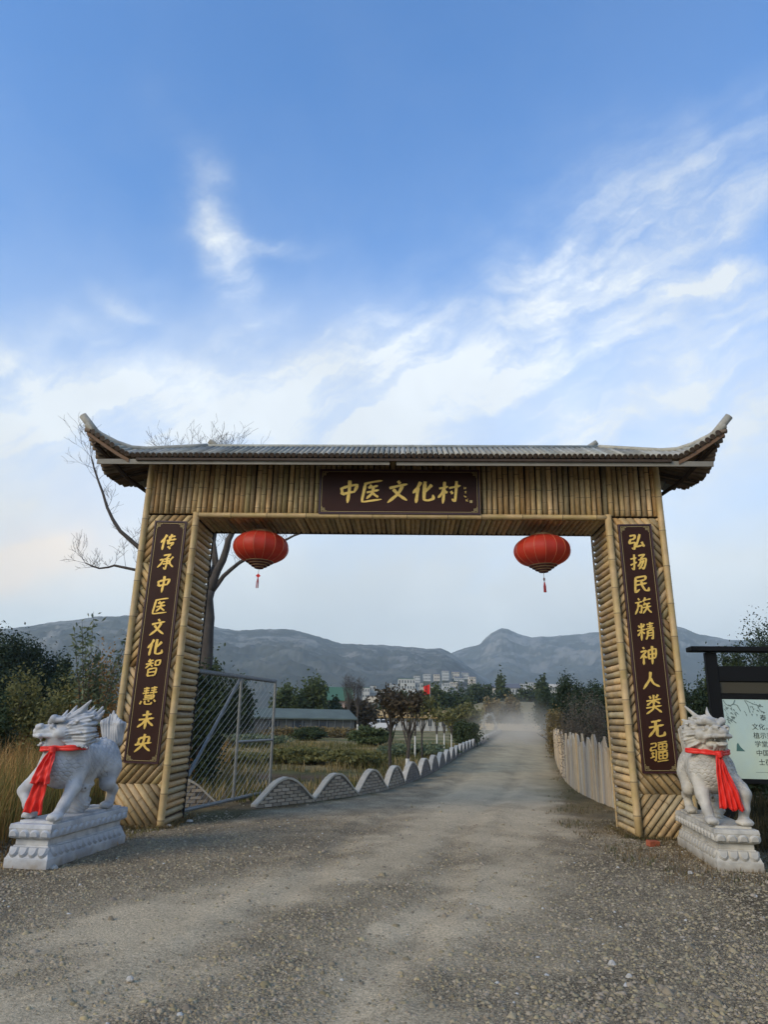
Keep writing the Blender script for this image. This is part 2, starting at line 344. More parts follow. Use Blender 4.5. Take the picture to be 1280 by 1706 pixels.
g=npmesh('ground',np.stack([GX,GY,H0],-1).reshape(-1,3),Q,mg,cols=ground_col(GX,GY).reshape(-1,3),smooth=True)
tag(g,kind='structure')
at_=g.data.attributes.new('gravelly','FLOAT','POINT'); at_.data.foreach_set('value',(1-dirtmask(GX,GY)).astype(np.float32).ravel())
# loose gravel (uncountable)
def rocks(n,xs,ys,smin,smax,seed,dens=None,power=2.5):
    r=np.random.default_rng(seed); x=r.uniform(*xs,n); t=r.random(n)
    y=ys[0]*(ys[1]/ys[0])**t
    x=roadx(y)*0+x*(y/ys[1])**.75
    keep=r.random(n)<(dens(x,y) if dens else 1); x=x[keep]; y=y[keep]; n=len(x)
    s=smin+(smax-smin)*r.random(n)**power
    base=np.array([(1,0,0),(0,1,0),(-1,0,0),(0,-1,0),(0,0,1),(.6,.6,.5)],float)
    base=np.array([(1,.1,0),(.35,.95,0),(-.6,.8,0),(-1,-.2,0),(-.4,-.9,0),(.7,-.75,0),(.45,.2,.8),(-.4,.3,.75),(0,-.5,.7)])
    F=np.array([(0,1,6),(1,2,7),(1,7,6),(2,3,7),(3,4,8),(3,8,7),(4,5,8),(5,0,6),(5,6,8),(6,7,8)])
    V=base[None]+r.normal(0,.16,(n,9,3)); V[:,:6,2]=-.25
    V=V*s[:,None,None]*np.stack([r.uniform(.7,1.3,n),r.uniform(.7,1.3,n),r.uniform(.45,.9,n)],-1)[:,None]
    a=r.uniform(0,2*PI,n); ca,sa=np.cos(a)[:,None],np.sin(a)[:,None]
    X=V[...,0]*ca-V[...,1]*sa+x[:,None]; Y=V[...,0]*sa+V[...,1]*ca+y[:,None]; Z=V[...,2]+ground_h(x,y)[:,None]
    P=np.stack([X,Y,Z],-1).reshape(-1,3); FF=(F[None]+np.arange(n)[:,None,None]*9).reshape(-1,3)
    c=np.array([.36,.285,.175])*r.uniform(.55,1.08,n)[:,None]; c[:,2]*=r.uniform(.85,1.15,n)
    w=r.random(n)<.006; c[w]=np.array([.46,.43,.37])
    return P,FF,np.repeat(c,9,0)
dn=lambda x,y:(1-.96*dirtmask(x,y))
P1,F1,C1=rocks(100000,(-8.5,8.5),(2.7,13),.005,.021,5,dn)
P2,F2,C2=rocks(1500,(-8.5,8.5),(2.7,15),.018,.042,6,lambda x,y:1-.7*dirtmask(x,y),3.)
mst=mat('loose_stone',(.3,.3,.3),.9,attr='col',spec=.2)
st_=npmesh('gravel',np.r_[P1,P2],np.r_[F1,F2+len(P1)],mst,cols=np.r_[C1,C2]); tag(st_,kind='stuff',label='loose grey gravel strewn over the dirt road and forecourt',cat='gravel')
# ------------------------------------------------------------------ hills
def polyridge(pts,R):
    az=[];el=[]
    for p in pts:
        d=ray(*p); az.append(math.atan2(d[0],d[1])); el.append(d[2]/math.hypot(d[0],d[1]))
    return np.array(az),np.array(el)*R+CH
def hill(name,pts,R,r0,r1,seed,matl,na=760,nr=150,amp=.10):
    az,h=polyridge(pts,R); A=np.linspace(az[0],az[-1],na); Hh=np.interp(A,az,h)
    rr=np.linspace(0,1,nr); AA,RR=np.meshgrid(A,rr,indexing='ij')
    ridge=.62
    t=np.where(RR<ridge,RR/ridge,1-(RR-ridge)/(1-ridge)*.9)
    rad=np.where(RR<ridge,r0+(R-r0)*RR/ridge,R+(r1-R)*(RR-ridge)/(1-ridge))
    X=np.sin(AA)*rad; Y=np.cos(AA)*rad
    n=1-np.abs(fbm(X,Y,R*.16,6,seed,.55)*2-1)**.8
    prof=t**1.25
    n2=1-np.abs(fbm(X,Y,R*.055,5,seed+30,.55)*2-1)**.8
    carve=((n-.55)*amp*4+(n2-.6)*amp*2.2)*np.sin(np.clip(t,0,1)*PI)**.8
    fine=(fbm(X,Y,R*.022,5,seed+9,.6)-.5)*.05
    Z=Hh[:,None]*(prof+carve*.5+fine*(t>.02))
    Z[:,0]=-3
    e=np.clip(np.minimum(np.arange(na),na-1-np.arange(na))/12.,0,1)[:,None]; 
    I=np.arange(na*nr).reshape(na,nr); Q=np.stack([I[:-1,:-1],I[:-1,1:],I[1:,1:],I[1:,:-1]],-1).reshape(-1,4)
    rock=sst(fbm(X,Y,R*.022,6,seed+3,.72),.50,.60)[...,None]*sst(t,.25,.8)[...,None]*.75
    veg=np.array([.055,.055,.043])*(.5+1.0*fbm(X,Y,R*.02,4,seed+5)[...,None])
    c=veg*(1-rock)+np.array([.22,.20,.17])*rock
    o=npmesh(name,np.stack([X,Y,Z],-1).reshape(-1,3),Q,matl,cols=c.reshape(-1,3),smooth=True); tag(o,kind='structure'); return o
mh=mat('hill_scrub',(.1,.1,.08),.95,var=.35,vscale=.03,attr='col',spec=.05)
hill('hills',[(600,1150),(660,1128),(720,1104),(748,1090),(765,1083),(785,1076),(800,1072),(818,1056),(836,1046),(845,1047),(865,1056),(885,1061),(930,1061),(965,1056),(1000,1053),(1060,1046),(1120,1040),(1140,1046),(1165,1056),(1210,1064),(1280,1068),(1400,1062),(1560,1070),(1750,1090)],3000,1700,3900,11,mh)
hill('hills',[(-700,1090),(-400,1062),(-150,1060),(0,1048),(40,1044),(90,1037),(150,1029),(215,1025),(280,1032),(350,1042),(400,1051),(430,1048),(452,1046),(500,1051),(530,1062),(570,1072),(620,1074),(680,1078),(735,1081),(755,1090),(775,1106),(795,1121),(815,1134),(840,1156),(860,1178),(880,1196)],2100,900,3000,17,mh)
# distant flat rise carrying the village between the hills
def rise(name,pts,R,r0,seed,cc):
    return hill(name,pts,R,r0,R*1.25,seed,mh,na=160,nr=30,amp=.02)
rise('foothill',[(560,1180),(600,1165),(660,1155),(720,1140),(760,1134),(800,1139),(850,1147),(900,1152),(960,1160),(1040,1172)],690,430,23,None)
# ------------------------------------------------------------------ bamboo gate
GC=(.267,11.1746); GYAW=-.0373
GH1,GH2=4.769,5.566
inn=lambda z:3.488+(3.393-3.488)*z/GH1
outx=lambda z:4.356+(4.274-4.356)*z/GH2
gate=empty('bamboo_gate','tall bamboo-clad entrance gate with two posts and upturned roof over the dirt road','gate',(GC[0],GC[1],0),GYAW)
def pole_mesh(length,r,seed,sides=8,axis='Z',gap=.34):
    """unit pole from origin along an axis: nodes are proud rings with a dark groove"""
    rr=random.Random(seed); ph=rr.uniform(.05,gap); zs=[(0,r,2)]
    z=ph
    while z<length-.03:
        zs+=[(z-.014,r*.985,0),(z,r*1.07,1),(z+.014,r*.985,0)]; z+=gap*rr.uniform(.85,1.15)
    zs.append((length,r,2)); m=MB(); vs=[]
    for z,q,_ in zs:
        for k in range(sides):
            a=2*PI*k/sides; x,y=q*math.cos(a),q*math.sin(a)
            vs.append((x,y,z) if axis=='Z' else ((z,x,y) if axis=='X' else (y,z,x)))
    fs=[];mi=[]
    for i in range(len(zs)-1):
        w=zs[i+1][1]-zs[i][1]
        for k in range(sides):
            k2=(k+1)%sides; fs.append((i*sides+k,i*sides+k2,(i+1)*sides+k2,(i+1)*sides+k)); mi.append(1 if zs[i][2]==1 else 0)
    n=len(zs)-1
    fs+=[tuple(range(sides))[::-1],tuple(n*sides+k for k in range(sides))]; mi+=[2,2]
    me=bpy.data.meshes.new('bamboo'); me.from_pydata(vs,[],fs)
    return me,mi
def finish(me,mi,mats):
    for m in mats: me.materials.append(m)
    me.polygons.foreach_set('material_index',mi)
    sm=[len(p.vertices)==4 for p in me.polygons]; me.polygons.foreach_set('use_smooth',sm); me.update(); return me
def pole_set(name,n,length,r,mats,axis,place,parent,nvar=6,gap=.34,jit=.06):
    ms=[finish(*pole_mesh(length,r,100+i,axis=axis,gap=gap),mats) for i in range(nvar)]
    for i in range(n):
        o=link(name,ms[random.randrange(nvar)],parent); loc,rot=place(i); o.location=loc; o.rotation_euler=rot
        s=random.uniform(1-jit*1.6,1+jit); o.scale=(s,s,1) if axis=='Z' else ((1,s,s) if axis=='X' else (s,1,s))
BM=[mBam,mNode,mCut]; BML=[mBamL,mNode,mCut]; TM=[mTile,mNode,mDark]  # solid tile ends, coloured dark for the shade inside a hollow pole
# cores
m=MB()
m.box((0,.535,5.20),(8.50,.93,.74))
for s in (-1,1):
    zz=4.815; a0,a1=(inn(0)+.04,outx(0)-.05),(inn(zz)+.04,outx(zz)-.05)
    vs=[]
    for z,(i0,o0) in ((-.1,a0),(zz,a1)):
        for x,y in ((i0,.06),(o0,.06),(o0,1.03),(i0,1.03)): vs.append((s*x,y,z))
    f=[(3,2,1,0),(4,5,6,7),(0,1,5,4),(1,2,6,5),(2,3,7,6),(3,0,4,7)]
    m.add(vs,f if s>0 else [q[::-1] for q in f])
m.build('core',mUnder,gate)
# fascia of upright poles across the lintel
nf=94; pole_set('fascia_pole',nf,1.06,.0415,BM,'Z',lambda i:((-4.19+8.38*i/(nf-1)+random.uniform(-.006,.006),.03+random.uniform(-.008,.004),4.83),(random.uniform(-.006,.006),random.uniform(-.013,.013),random.uniform(0,6))),gate)
# soffit under the lintel
ns=80; pole_set('soffit_pole',ns,.98,.043,[mBam,mNode,mCut],'Y',lambda i:((-3.36+6.72*i/(ns-1),.05,4.80+random.uniform(-.004,.004)),(0,random.uniform(0,6),random.uniform(-.01,.01))),gate)
# inner faces of the posts
nj=46
for s in (-1,1):
    def pj(i,s=s):
        z=.05+i*.1035+random.uniform(-.006,.006); return ((s*(inn(z)+.035),.05+random.uniform(-.01,.01),z),(random.uniform(-.012,.012),random.uniform(0,6),0))
    pole_set('jamb_pole',nj,.96,.050,BM,'Y',pj,gate,gap=.45)
# clipped diagonal facing poles
def facing(s):
    zones=[(0,.595),(.595,1.463),(1.463,2.31),(2.31,3.157),(3.157,3.987),(3.987,4.795)]
    for zi,(z0,z1) in enumerate(zones):
        # outermost-bottom zone: left post runs down to the inner side
        dirn=(-1 if zi%2==0 else 1)*(-s)   # sign of dx/dz
        ang=math.radians(50); d=np.array([dirn*math.cos(ang),math.sin(ang)]); nrm=np.array([-d[1],d[0]])
        zc=(z0+z1)/2; xi,xo=s*(inn(zc)+.06),s*(outx(zc)-.055); xl,xh=min(xi,xo),max(xi,xo)
        def half(z): # edges at height z
            a,b=s*(inn(z)+.055),s*(outx(z)-.05); return min(a,b),max(a,b)
        cc=np.array([(xl+xh)/2,zc]); step=.092; K=int(1.3/step)
        for k in range(-K,K+1):
            p=cc+nrm*(k*step); r=.046*random.uniform(.94,1.04); sides=8; ring0=[];ring1=[];ok=True;skip=False
            T=[]
            for q in range(sides):
                a=2*PI*q/sides; off=math.cos(a)*r; dep=math.sin(a)*r
                o=p+nrm*off; t0,t1=-9,9
                # z limits
                ta,tb=(z0-o[1])/d[1],(z1-o[1])/d[1]; t0=max(t0,min(ta,tb)); t1=min(t1,max(ta,tb))
                l0,h0=half(0); l1,h1=half(1)
                for (b0,sl,low) in ((l0,l1-l0,True),(h0,h1-h0,False)):
                    # x >= b0+sl*z or <=
                    A=d[0]-sl*d[1]; B=o[0]-b0-sl*o[1]
                    tt=-B/A
                    if (A>0)==low: t0=max(t0,tt)
                    else: t1=min(t1,tt)
                T.append((o,dep,t0,t1))
            if sum(t1-t0>0.004 for _,_,t0,t1 in T)<3: continue
            vs=[];L_=[]
            for o,dep,t0,t1 in T:
                if t1<t0: t0=t1=(t0+t1)/2
                a=o+d*t0; b=o+d*t1; vs.append((a[0],-dep+.035,a[1])); L_.append((b[0],-dep+.035,b[1]))
            f=[(q,(q+1)%sides,(q+1)%sides+sides,q+sides) for q in range(sides)]
            org=np.array(vs[0]); allv=[tuple(np.array(v)-org) for v in vs+L_]
            me=bpy.data.meshes.new('facing'); mi=[0]*sides
            ln=max(t1-t0 for _,_,t0,t1 in T)
            me.from_pydata(allv,[],f+[tuple(range(sides))[::-1],tuple(range(sides,2*sides))]); finish(me,mi+[2,2],BM)
            o_=link('facing_pole',me,gate); o_.location=org
            # node rings
            if ln>.16:
                tm=random.uniform(.15,ln-.03) if ln<.5 else None
                for tn in ([tm] if tm else [random.uniform(.1,.3),random.uniform(.42,ln-.05)]):
                    o,dep,t0,t1=T[2]; c=p+d*(max(x[2] for x in T)+tn)
                    if c[1]>z1-.05 or c[1]<z0+.05: continue
                    if c[0]<half(c[1])[0]+.05 or c[0]>half(c[1])[1]-.05: continue
                    mm=MB(); pts=[(c[0]-d[0]*.006-org[0],.035-org[1],c[1]-d[1]*.006-org[2]),(c[0]+d[0]*.006-org[0],.035-org[1],c[1]+d[1]*.006-org[2])]
                    mm.tube(pts,r*1.045,8); mm.build('node_ring',mNode,o_)
facing(-1); facing(1)
# corner and edge poles
def post(name,p0,p1,r,mats=BML,sides=12,gap=.42,seed=0,mesh=None):
    p0,p1=Vector(p0),Vector(p1); Ln=(p1-p0).length; me,mi=pole_mesh(Ln,r,seed,sides=sides,gap=gap); finish(me,mi,mats)
    o=link(name,me,gate); o.location=p0; o.rotation_euler=(p1-p0).to_track_quat('Z','Y').to_euler(); return o
for s in (-1,1):
    post('corner_pole',(s*(inn(0)+.01),-.02,-.05),(s*(inn(4.85)+.005),-.02,4.84),.056,seed=5+s)
    post('corner_pole',(s*(outx(0)-.03),-.01,-.05),(s*(outx(5.9)-.03),-.01,5.88),.052,seed=11+s,gap=.55)
    post('back_corner_pole',(s*(outx(0)-.03),1.0,-.05),(s*(outx(5.6)-.03),1.0,5.6),.05,seed=21+s)
    mm=MB(); mm.tube([(s*(inn(0)-.005),1.035,-.02),(s*(inn(4.8)-.005),1.035,4.77)],.017,6); mm.build('edge_strip',mIron if s<0 else mBamL,gate)
post('lintel_pole',(-3.42,-.025,4.795),(3.42,-.025,4.795),.045,seed=31,gap=.62)
post('back_lintel_pole',(-3.42,1.03,4.78),(3.42,1.03,4.78),.03,mats=[mDark,mDark,mDark],seed=33)
# back cladding (plain boards seen only from behind)
m=MB(); m.box((0,1.035,5.19),(8.5,.05,.80)); m.build('back_panel',mUnder,gate)
# ---- roof
RX,RYF,RYB,RID=5.2,-.60,1.2,.30; RHX=3.42
def roofz(x,y):
    ax=abs(x); dy=(y-RYF)/(RID-RYF) if y<RID else (RYB-y)/(RYB-RID); dx=(RX-ax)/(RX-RHX)
    t=max(0,min(dy,dx,1)); z=5.635+.475*(t**1.0)
    tx=max(0,min(1,(ax-4.42)/.78)); ty=max(0,min(1,(.35-y)/.95)); z+=.50*(tx**1.12)*(ty**1.1)
    z+=.08*max(0,(ax-4.2)/1.)*max(0,min(1,(y-.3)/.9))
    return z
def flare(x,y):   # the corner flares slightly outward
    return x
def tile(path,r,name,mats=TM,sides=10,seed=0):
    m=MB(); n=len(path); pts=[Vector(p) for p in path]; org=pts[0].copy(); pts=[p-org for p in pts]
    m.tube(pts,[r*random.uniform(.96,1.04)]*n,sides,cap=True,capm=2)
    o=m.build(name,mats,gate); me=o.data; me.polygons.foreach_set('use_smooth',[len(p.vertices)==4 for p in me.polygons]); o.location=org; return o
nt_=118; w=2*(RX)/nt_
for i in range(nt_):
    x=-RX+w*(i+.5); ax=abs(x); t=min(1,(RX-ax)/(RX-RHX))
    ye=RYF+(RID-RYF)*t
    if ye-RYF<.03: ye=RYF+.03
    for (ya,yb) in ((RYF,ye),(RYB,RYB-(RYB-RID)*t)):
        if abs(yb-ya)<.05: continue
        seg=5 if ax>4.0 else 2
        path=[(x,ya+(yb-ya)*k/seg,roofz(x,ya+(yb-ya)*k/seg)+.01) for k in range(seg+1)]
        path[0]=(x,ya+random.uniform(-.012,.012),path[0][2])
        tile(path,.0445 if ax>4.15 else .0405,'roof_tile' if ya<RID else 'rear_roof_tile',sides=8 if ya<RID else 6)
nn=21; w2=(RYB-RYF)/nn
for s in (-1,1):
    for i in range(nn):
        y=RYF+w2*(i+.5); t=(y-RYF)/(RID-RYF) if y<RID else (RYB-y)/(RYB-RID); xe=RX-(RX-RHX)*t
        if RX-xe<.06: continue
        seg=5; path=[(s*(RX-(RX-xe)*k/seg),y,roofz(RX-(RX-xe)*k/seg,y)-.005) for k in range(seg+1)]
        path[0]=(s*(RX+random.uniform(-.02,.02)),y,path[0][2])
        tile(path,.046,'side_roof_tile',mats=[mSide,mNode,mDark],sides=8)
# deck sheet under the tiles (brown ply, 15 mm)
gxs=np.linspace(-4.25,4.25,65); gys=np.linspace(RYF+.03,RYB-.02,19)
Vt=[(x,y,roofz(x,y)-.040-.03*0) for x in gxs for y in gys]; n1,n2=len(gxs),len(gys)
Ig=np.arange(n1*n2).reshape(n1,n2); Qg=np.stack([Ig[:-1,:-1],Ig[1:,:-1],Ig[1:,1:],Ig[:-1,1:]],-1).reshape(-1,4)
Vb=[(x,y,z-.015) for x,y,z in Vt]; npmesh('roof_deck',Vt+Vb,np.r_[Qg,Qg[:,::-1]+n1*n2],mUnder,gate)
# rafters seen under the side eaves, board along the front eave
m=MB(); m.box((-2.56,RYF+.055,5.545),(4.78,.022,.085)); m.build('eave_board',mEave,gate)
m=MB(); m.box((2.45,RYF+.058,5.540),(5.02,.022,.085)); m.build('eave_board',mEave,gate)
m=MB(); m.box((0,RYF+.03,5.578),(8.6,.04,.04)); m.build('eave_batten',mDark,gate)
m=MB(); m.box((0,RYB-.08,5.56),(9.4,.03,.09)); m.build('rear_eave_board',mDark,gate)
for s in (-1,1):
    # hip pole and its cut stub, ridge-end stub
    P=[(s*(RHX+(RX-RHX)*k/8),RID+(RYF-RID)*k/8,roofz(RHX+(RX-RHX)*k/8,RID+(RYF-RID)*k/8)+.045) for k in range(9)]
    tile(P,.045,'hip_pole',mats=[mTile,mNode,mCut],sides=10)
    a=Vector((s*(RX-.20),RYF+.10,6.00)); b=Vector((s*(RX+.075),RYF-.0,6.335)); tile([a,b],.062,'hip_stub',mats=[mTile,mNode,mDark],sides=12)
    P=[(s*(RHX+(RX-RHX)*k/8),RID+(RYB-RID)*k/8,roofz(RHX+(RX-RHX)*k/8,RID+(RYB-RID)*k/8)+.04) for k in range(9)]
    tile(P,.04,'hip_pole',mats=[mTile,mNode,mCut],sides=8)
    a=Vector((s*(RHX-.22),RID+.2,6.16)); b=Vector((s*(RHX+.02),RID+.16,6.31)); tile([a,b],.05,'ridge_stub',mats=[mTile,mNode,mCut],sides=10)
    # strut and barge boards below the raised corner
    m=MB(); m.tube([(s*4.27,.85,5.24),(s*4.75,.25,5.53),(s*5.08,-.46,5.90)],.036,6); m.build('corner_strut',mDark,gate)
    P0=[(s*(4.42+.76*k/6),RYF+.03,roofz(4.42+.76*k/6,RYF)-.075) for k in range(7)]
    m=MB()
    for k in range(6):
        a,b=P0[k],P0[k+1]; m.add([(a[0],a[1],a[2]-.03),(b[0],b[1],b[2]-.03),(b[0],b[1],b[2]+.03),(a[0],a[1],a[2]+.03),(a[0],a[1]+.03,a[2]-.03),(b[0],b[1]+.03,b[2]-.03),(b[0],b[1]+.03,b[2]+.03),(a[0],a[1]+.03,a[2]+.03)],[(0,1,2,3),(7,6,5,4),(4,5,1,0),(3,2,6,7),(0,3,7,4),(1,5,6,2)])
    m.build('barge_board',mat('orange_brown_board',(.15,.085,.045),.7,var=.2),gate)
    for yy in (.45,):
        m=MB(); m.tube([(s*(RX-.08),yy,roofz(RX-.08,yy)-.085),(s*4.2,yy,roofz(4.2,yy)-.12)],.025,6); m.build('rafter',mDark,gate)
    m=MB(); m.tube([(s*(RX-.3),RYF+.25,roofz(RX-.3,RYF+.25)-.085)]+[(s*(RX-.32),y,roofz(RX-.32,y)-.085) for y in (.1,.5,1.1)],.022,6); m.build('rafter',mDark,gate)
m=MB(); 
P=[(x,RID,6.11+.045) for x in np.linspace(-RHX,RHX,3)]; tile(P,.036,'ridge_pole',mats=[mTile,mNode,mCut],sides=8)
# ------------------------------------------------------------------ brush characters
GL={
'中':[[(20,32),(26,62)],[(20,34),(50,28),(82,26),(72,58)],[(27,60),(50,55),(72,54)],[(50,5),(52,50),(50,98)]],
'医':[[(15,15),(50,10),(88,8)],[(20,15),(16,50),(14,88),(50,88),(92,86)],[(45,22),(35,36)],[(38,33),(72,28)],[(28,52),(78,46)],[(54,32),(50,58),(30,78)],[(52,56),(66,68),(78,76)]],
'文':[[(46,5),(56,18)],[(14,32),(50,26),(86,22)],[(66,28),(52,58),(12,92)],[(30,38),(52,62),(90,90)]],
'化':[[(36,8),(26,30),(8,52)],[(27,30),(26,60),(24,94)],[(82,24),(68,40),(48,56)],[(54,8),(54,50),(56,82),(72,88),(92,82),(90,66)]],
'村':[[(8,32),(44,27)],[(28,6),(29,50),(27,96)],[(28,34),(20,54),(6,70)],[(30,42),(42,54)],[(48,34),(94,28)],[(76,8),(77,50),(75,90),(62,80)],[(56,48),(64,60)]],
'传':[[(34,6),(24,28),(6,50)],[(24,30),(23,60),(22,94)],[(46,22),(86,18)],[(38,42),(94,36)],[(64,6),(54,40),(48,60),(80,56),(66,78)],[(52,76),(70,92)]],
'承':[[(30,12),(70,8),(52,24)],[(52,24),(56,50),(54,92),(40,82)],[(38,34),(68,31)],[(36,48),(70,45)],[(34,62),(74,59)],[(12,38),(32,35),(24,60),(6,80)],[(88,24),(70,44)],[(68,42),(78,66),(98,84)]],
'智':[[(28,4),(20,20)],[(20,14),(48,11)],[(8,30),(52,26)],[(32,12),(30,32),(10,52)],[(32,32),(48,46)],[(60,16),(62,42)],[(60,16),(86,13),(84,40)],[(62,40),(84,38)],[(28,58),(30,96)],[(28,58),(72,55),(70,94)],[(30,75),(70,73)],[(30,94),(70,92)]],
'慧':[[(14,12),(46,10)],[(16,24),(46,22)],[(12,36),(48,34)],[(30,4),(30,46)],[(54,11),(88,9)],[(56,23),(86,21)],[(52,35),(92,33)],[(72,3),(72,44)],[(24,50),(76,48),(74,66)],[(26,58),(75,57)],[(22,67),(76,66)],[(14,76),(8,92)],[(32,74),(36,92),(66,94),(72,84)],[(50,72),(56,82)],[(80,72),(92,84)]],
'未':[[(26,26),(76,22)],[(10,48),(92,44)],[(50,4),(51,50),(50,98)],[(48,48),(34,68),(8,86)],[(54,48),(70,66),(94,84)]],
'央':[[(24,24),(22,54)],[(24,24),(76,20),(74,52)],[(6,56),(50,52),(94,50)],[(50,4),(50,40),(40,66),(10,92)],[(52,54),(68,74),(94,92)]],
'弘':[[(12,12),(42,10),(40,32)],[(14,34),(40,31)],[(16,34),(12,54),(42,52),(38,88),(24,80)],[(70,8),(60,40),(50,76),(90,70)],[(80,52),(94,82)]],
'扬':[[(6,30),(40,26)],[(26,6),(27,50),(25,90),(12,80)],[(6,64),(42,50)],[(50,16),(84,12),(60,36)],[(50,40),(92,36),(88,70),(78,92),(66,82)],[(66,44),(58,62),(46,76)],[(80,44),(68,72),(52,92)]],
'民':[[(22,12),(20,50),(20,92),(44,78)],[(22,12),(76,9),(74,30)],[(22,32),(74,30)],[(20,54),(84,48)],[(52,32),(58,60),(74,86),(92,90),(94,72)]],
'族':[[(22,4),(30,16)],[(6,28),(46,24)],[(24,28),(20,60),(6,90)],[(24,48),(42,46),(38,84),(28,76)],[(62,4),(50,26)],[(56,18),(92,14)],[(60,32),(52,46)],[(58,40),(88,37)],[(48,58),(94,54)],[(72,40),(68,64),(48,90)],[(72,58),(80,74),(96,90)]],
'精':[[(10,14),(18,28)],[(42,10),(34,26)],[(4,42),(48,38)],[(26,4),(27,50),(26,96)],[(26,44),(6,70)],[(28,46),(44,62)],[(54,14),(92,11)],[(58,26),(88,24)],[(50,38),(96,35)],[(73,3),(73,38)],[(60,48),(58,76),(50,94)],[(60,48),(88,46),(87,92),(78,86)],[(60,61),(87,60)],[(60,74),(87,73)]],
'神':[[(20,4),(28,14)],[(8,28),(40,24),(6,62)],[(24,46),(24,96)],[(28,50),(40,62)],[(50,24),(52,70)],[(50,24),(90,20),(88,66)],[(52,46),(88,43)],[(52,68),(88,65)],[(70,3),(71,50),(70,98)]],
'人':[[(48,8),(42,46),(8,92)],[(46,40),(64,70),(96,88)]],
'类':[[(28,8),(36,22)],[(74,5),(62,22)],[(12,32),(90,28)],[(50,4),(50,54)],[(48,32),(14,54)],[(52,32),(84,50)],[(10,66),(92,62)],[(52,54),(44,76),(10,96)],[(52,64),(92,96)]],
'无':[[(24,18),(76,14)],[(12,44),(90,38)],[(48,18),(42,56),(10,90)],[(56,42),(54,82),(66,92),(92,88),(94,72)]],
'疆':[[(8,10),(36,8),(35,26)],[(10,28),(35,26)],[(11,28),(8,44),(36,42),(34,92),(24,86)],[(10,58),(28,56)],[(18,50),(19,76)],[(6,78),(30,72)],[(46,8),(94,5)],[(50,16),(50,44)],[(50,16),(90,14),(90,42)],[(50,29),(90,28)],[(70,15),(70,43)],[(50,43),(90,42)],[(44,52),(96,49)],[(50,58),(50,88)],[(50,58),(91,56),(91,86)],[(50,72),(91,71)],[(70,57),(70,87)],[(50,87),(91,86)],[(42,98),(98,96)]],
}
def catmull(p,n=5):
    if len(p)<3: return [tuple(np.array(p[0])*(1-t)+np.array(p[1])*t) for t in np.linspace(0,1,n+1)]
    P=[np.array(p[0])*2-np.array(p[1])]+[np.array(q,float) for q in p]+[np.array(p[-1])*2-np.array(p[-2])]
    out=[]
    for i in range(1,len(P)-2):
        for t in np.linspace(0,1,n,endpoint=False):
            a,b,c,d=P[i-1:i+3]; sm=.5*((2*b)+(-a+c)*t+(2*a-5*b+4*c-d)*t*t+(-a+3*b-3*c+d)*t**3)
            lin=b*(1-t)+c*t; out.append(tuple(sm*.55+lin*.45))
    out.append(tuple(P[-2])); return out
def glyph(mb,ch,cx,cz,size,y,th=.006,shear=.10,wid=None):
    st=GL[ch]; w=(wid or (11.8 if len(st)<=6 else 10. if len(st)<10 else 9. if len(st)<16 else 7.))/100*size
    for s in st:
        p=catmull(s); n=len(p); p=[np.array(((a-50)/100*size*.98+(50-b)/100*size*shear*-0+ (50-b)/100*size*.08,(50-b)/100*size+(a-50)/100*size*.10)) for a,b in p]
        Ln=sum(np.linalg.norm(p[i+1]-p[i]) for i in range(n-1)); vs=[]
        top=[];bot=[]
        for i in range(n):
            t=i/(n-1); d=p[min(i+1,n-1)]-p[max(i-1,0)]; d/=np.linalg.norm(d)+1e-9; nr=np.array([-d[1],d[0]])
            k=(1.15-.5*math.sin(PI*min(1,t*1.15))) if len(s)==2 else (1.1-.35*math.sin(PI*t))
            if t>.8: k*=1-.75*((t-.8)/.2)**1.5
            if t<.08: k*=.72
            # horizontals thinner than verticals, as a brush does
            k*=.78+.42*abs(d[1])
            top.append(p[i]+nr*w*k*.55); bot.append(p[i]-nr*w*k*.55)
        b=len(mb.v)
        for i in range(n): vs+=[(cx+top[i][0],y-th,cz+top[i][1]),(cx+bot[i][0],y-th,cz+bot[i][1]),(cx+top[i][0],y,cz+top[i][1]),(cx+bot[i][0],y,cz+bot[i][1])]
        fs=[]
        for i in range(n-1):
            a=i*4; fs+=[(a,a+1,a+5,a+4),(a+2,a,a+4,a+6),(a+1,a+3,a+7,a+5)]
        fs+=[(0,2,3,1),(4*n-4,4*n-3,4*n-1,4*n-2)]
        mb.add(vs,fs); 
        th+=.0006   # overlapping strokes never share a plane
def ribbon(mb,pts,w,y,th=.003):
    for a,b in zip(pts[:-1],pts[1:]):
        a,b=np.array(a,float),np.array(b,float); d=b-a; l=np.linalg.norm(d); d/=l; n=np.array([-d[1],d[0]])*w/2; a=a-d*w/2; b=b+d*w/2
        q=[a+n,a-n,b-n,b+n]; mb.add([(p[0],y-th,p[1]) for p in q]+[(p[0],y,p[1]) for p in q],[(0,1,2,3),(0,4,5,1),(1,5,6,2),(2,6,7,3),(3,7,4,0)])
        th+=.0004
def fret(mb,cx,cz,sx,sz,sc,y):
    """stepped key-fret corner ornament"""
    for pl in ([(0,0),(0,5),(2,5),(2,2),(5,2),(5,0),(0,0)],[(0,5),(0,7),(1,7),(1,6)],[(5,0),(7,0),(7,1),(6,1)],[(1,1),(1,4)],[(3,1),(4,1)],[(3,3),(3,4.5),(4.5,4.5),(4.5,3),(3,3)]):
        ribbon(mb,[(cx+sx*a*sc,cz+sz*b*sc) for a,b in pl],sc*.42,y)
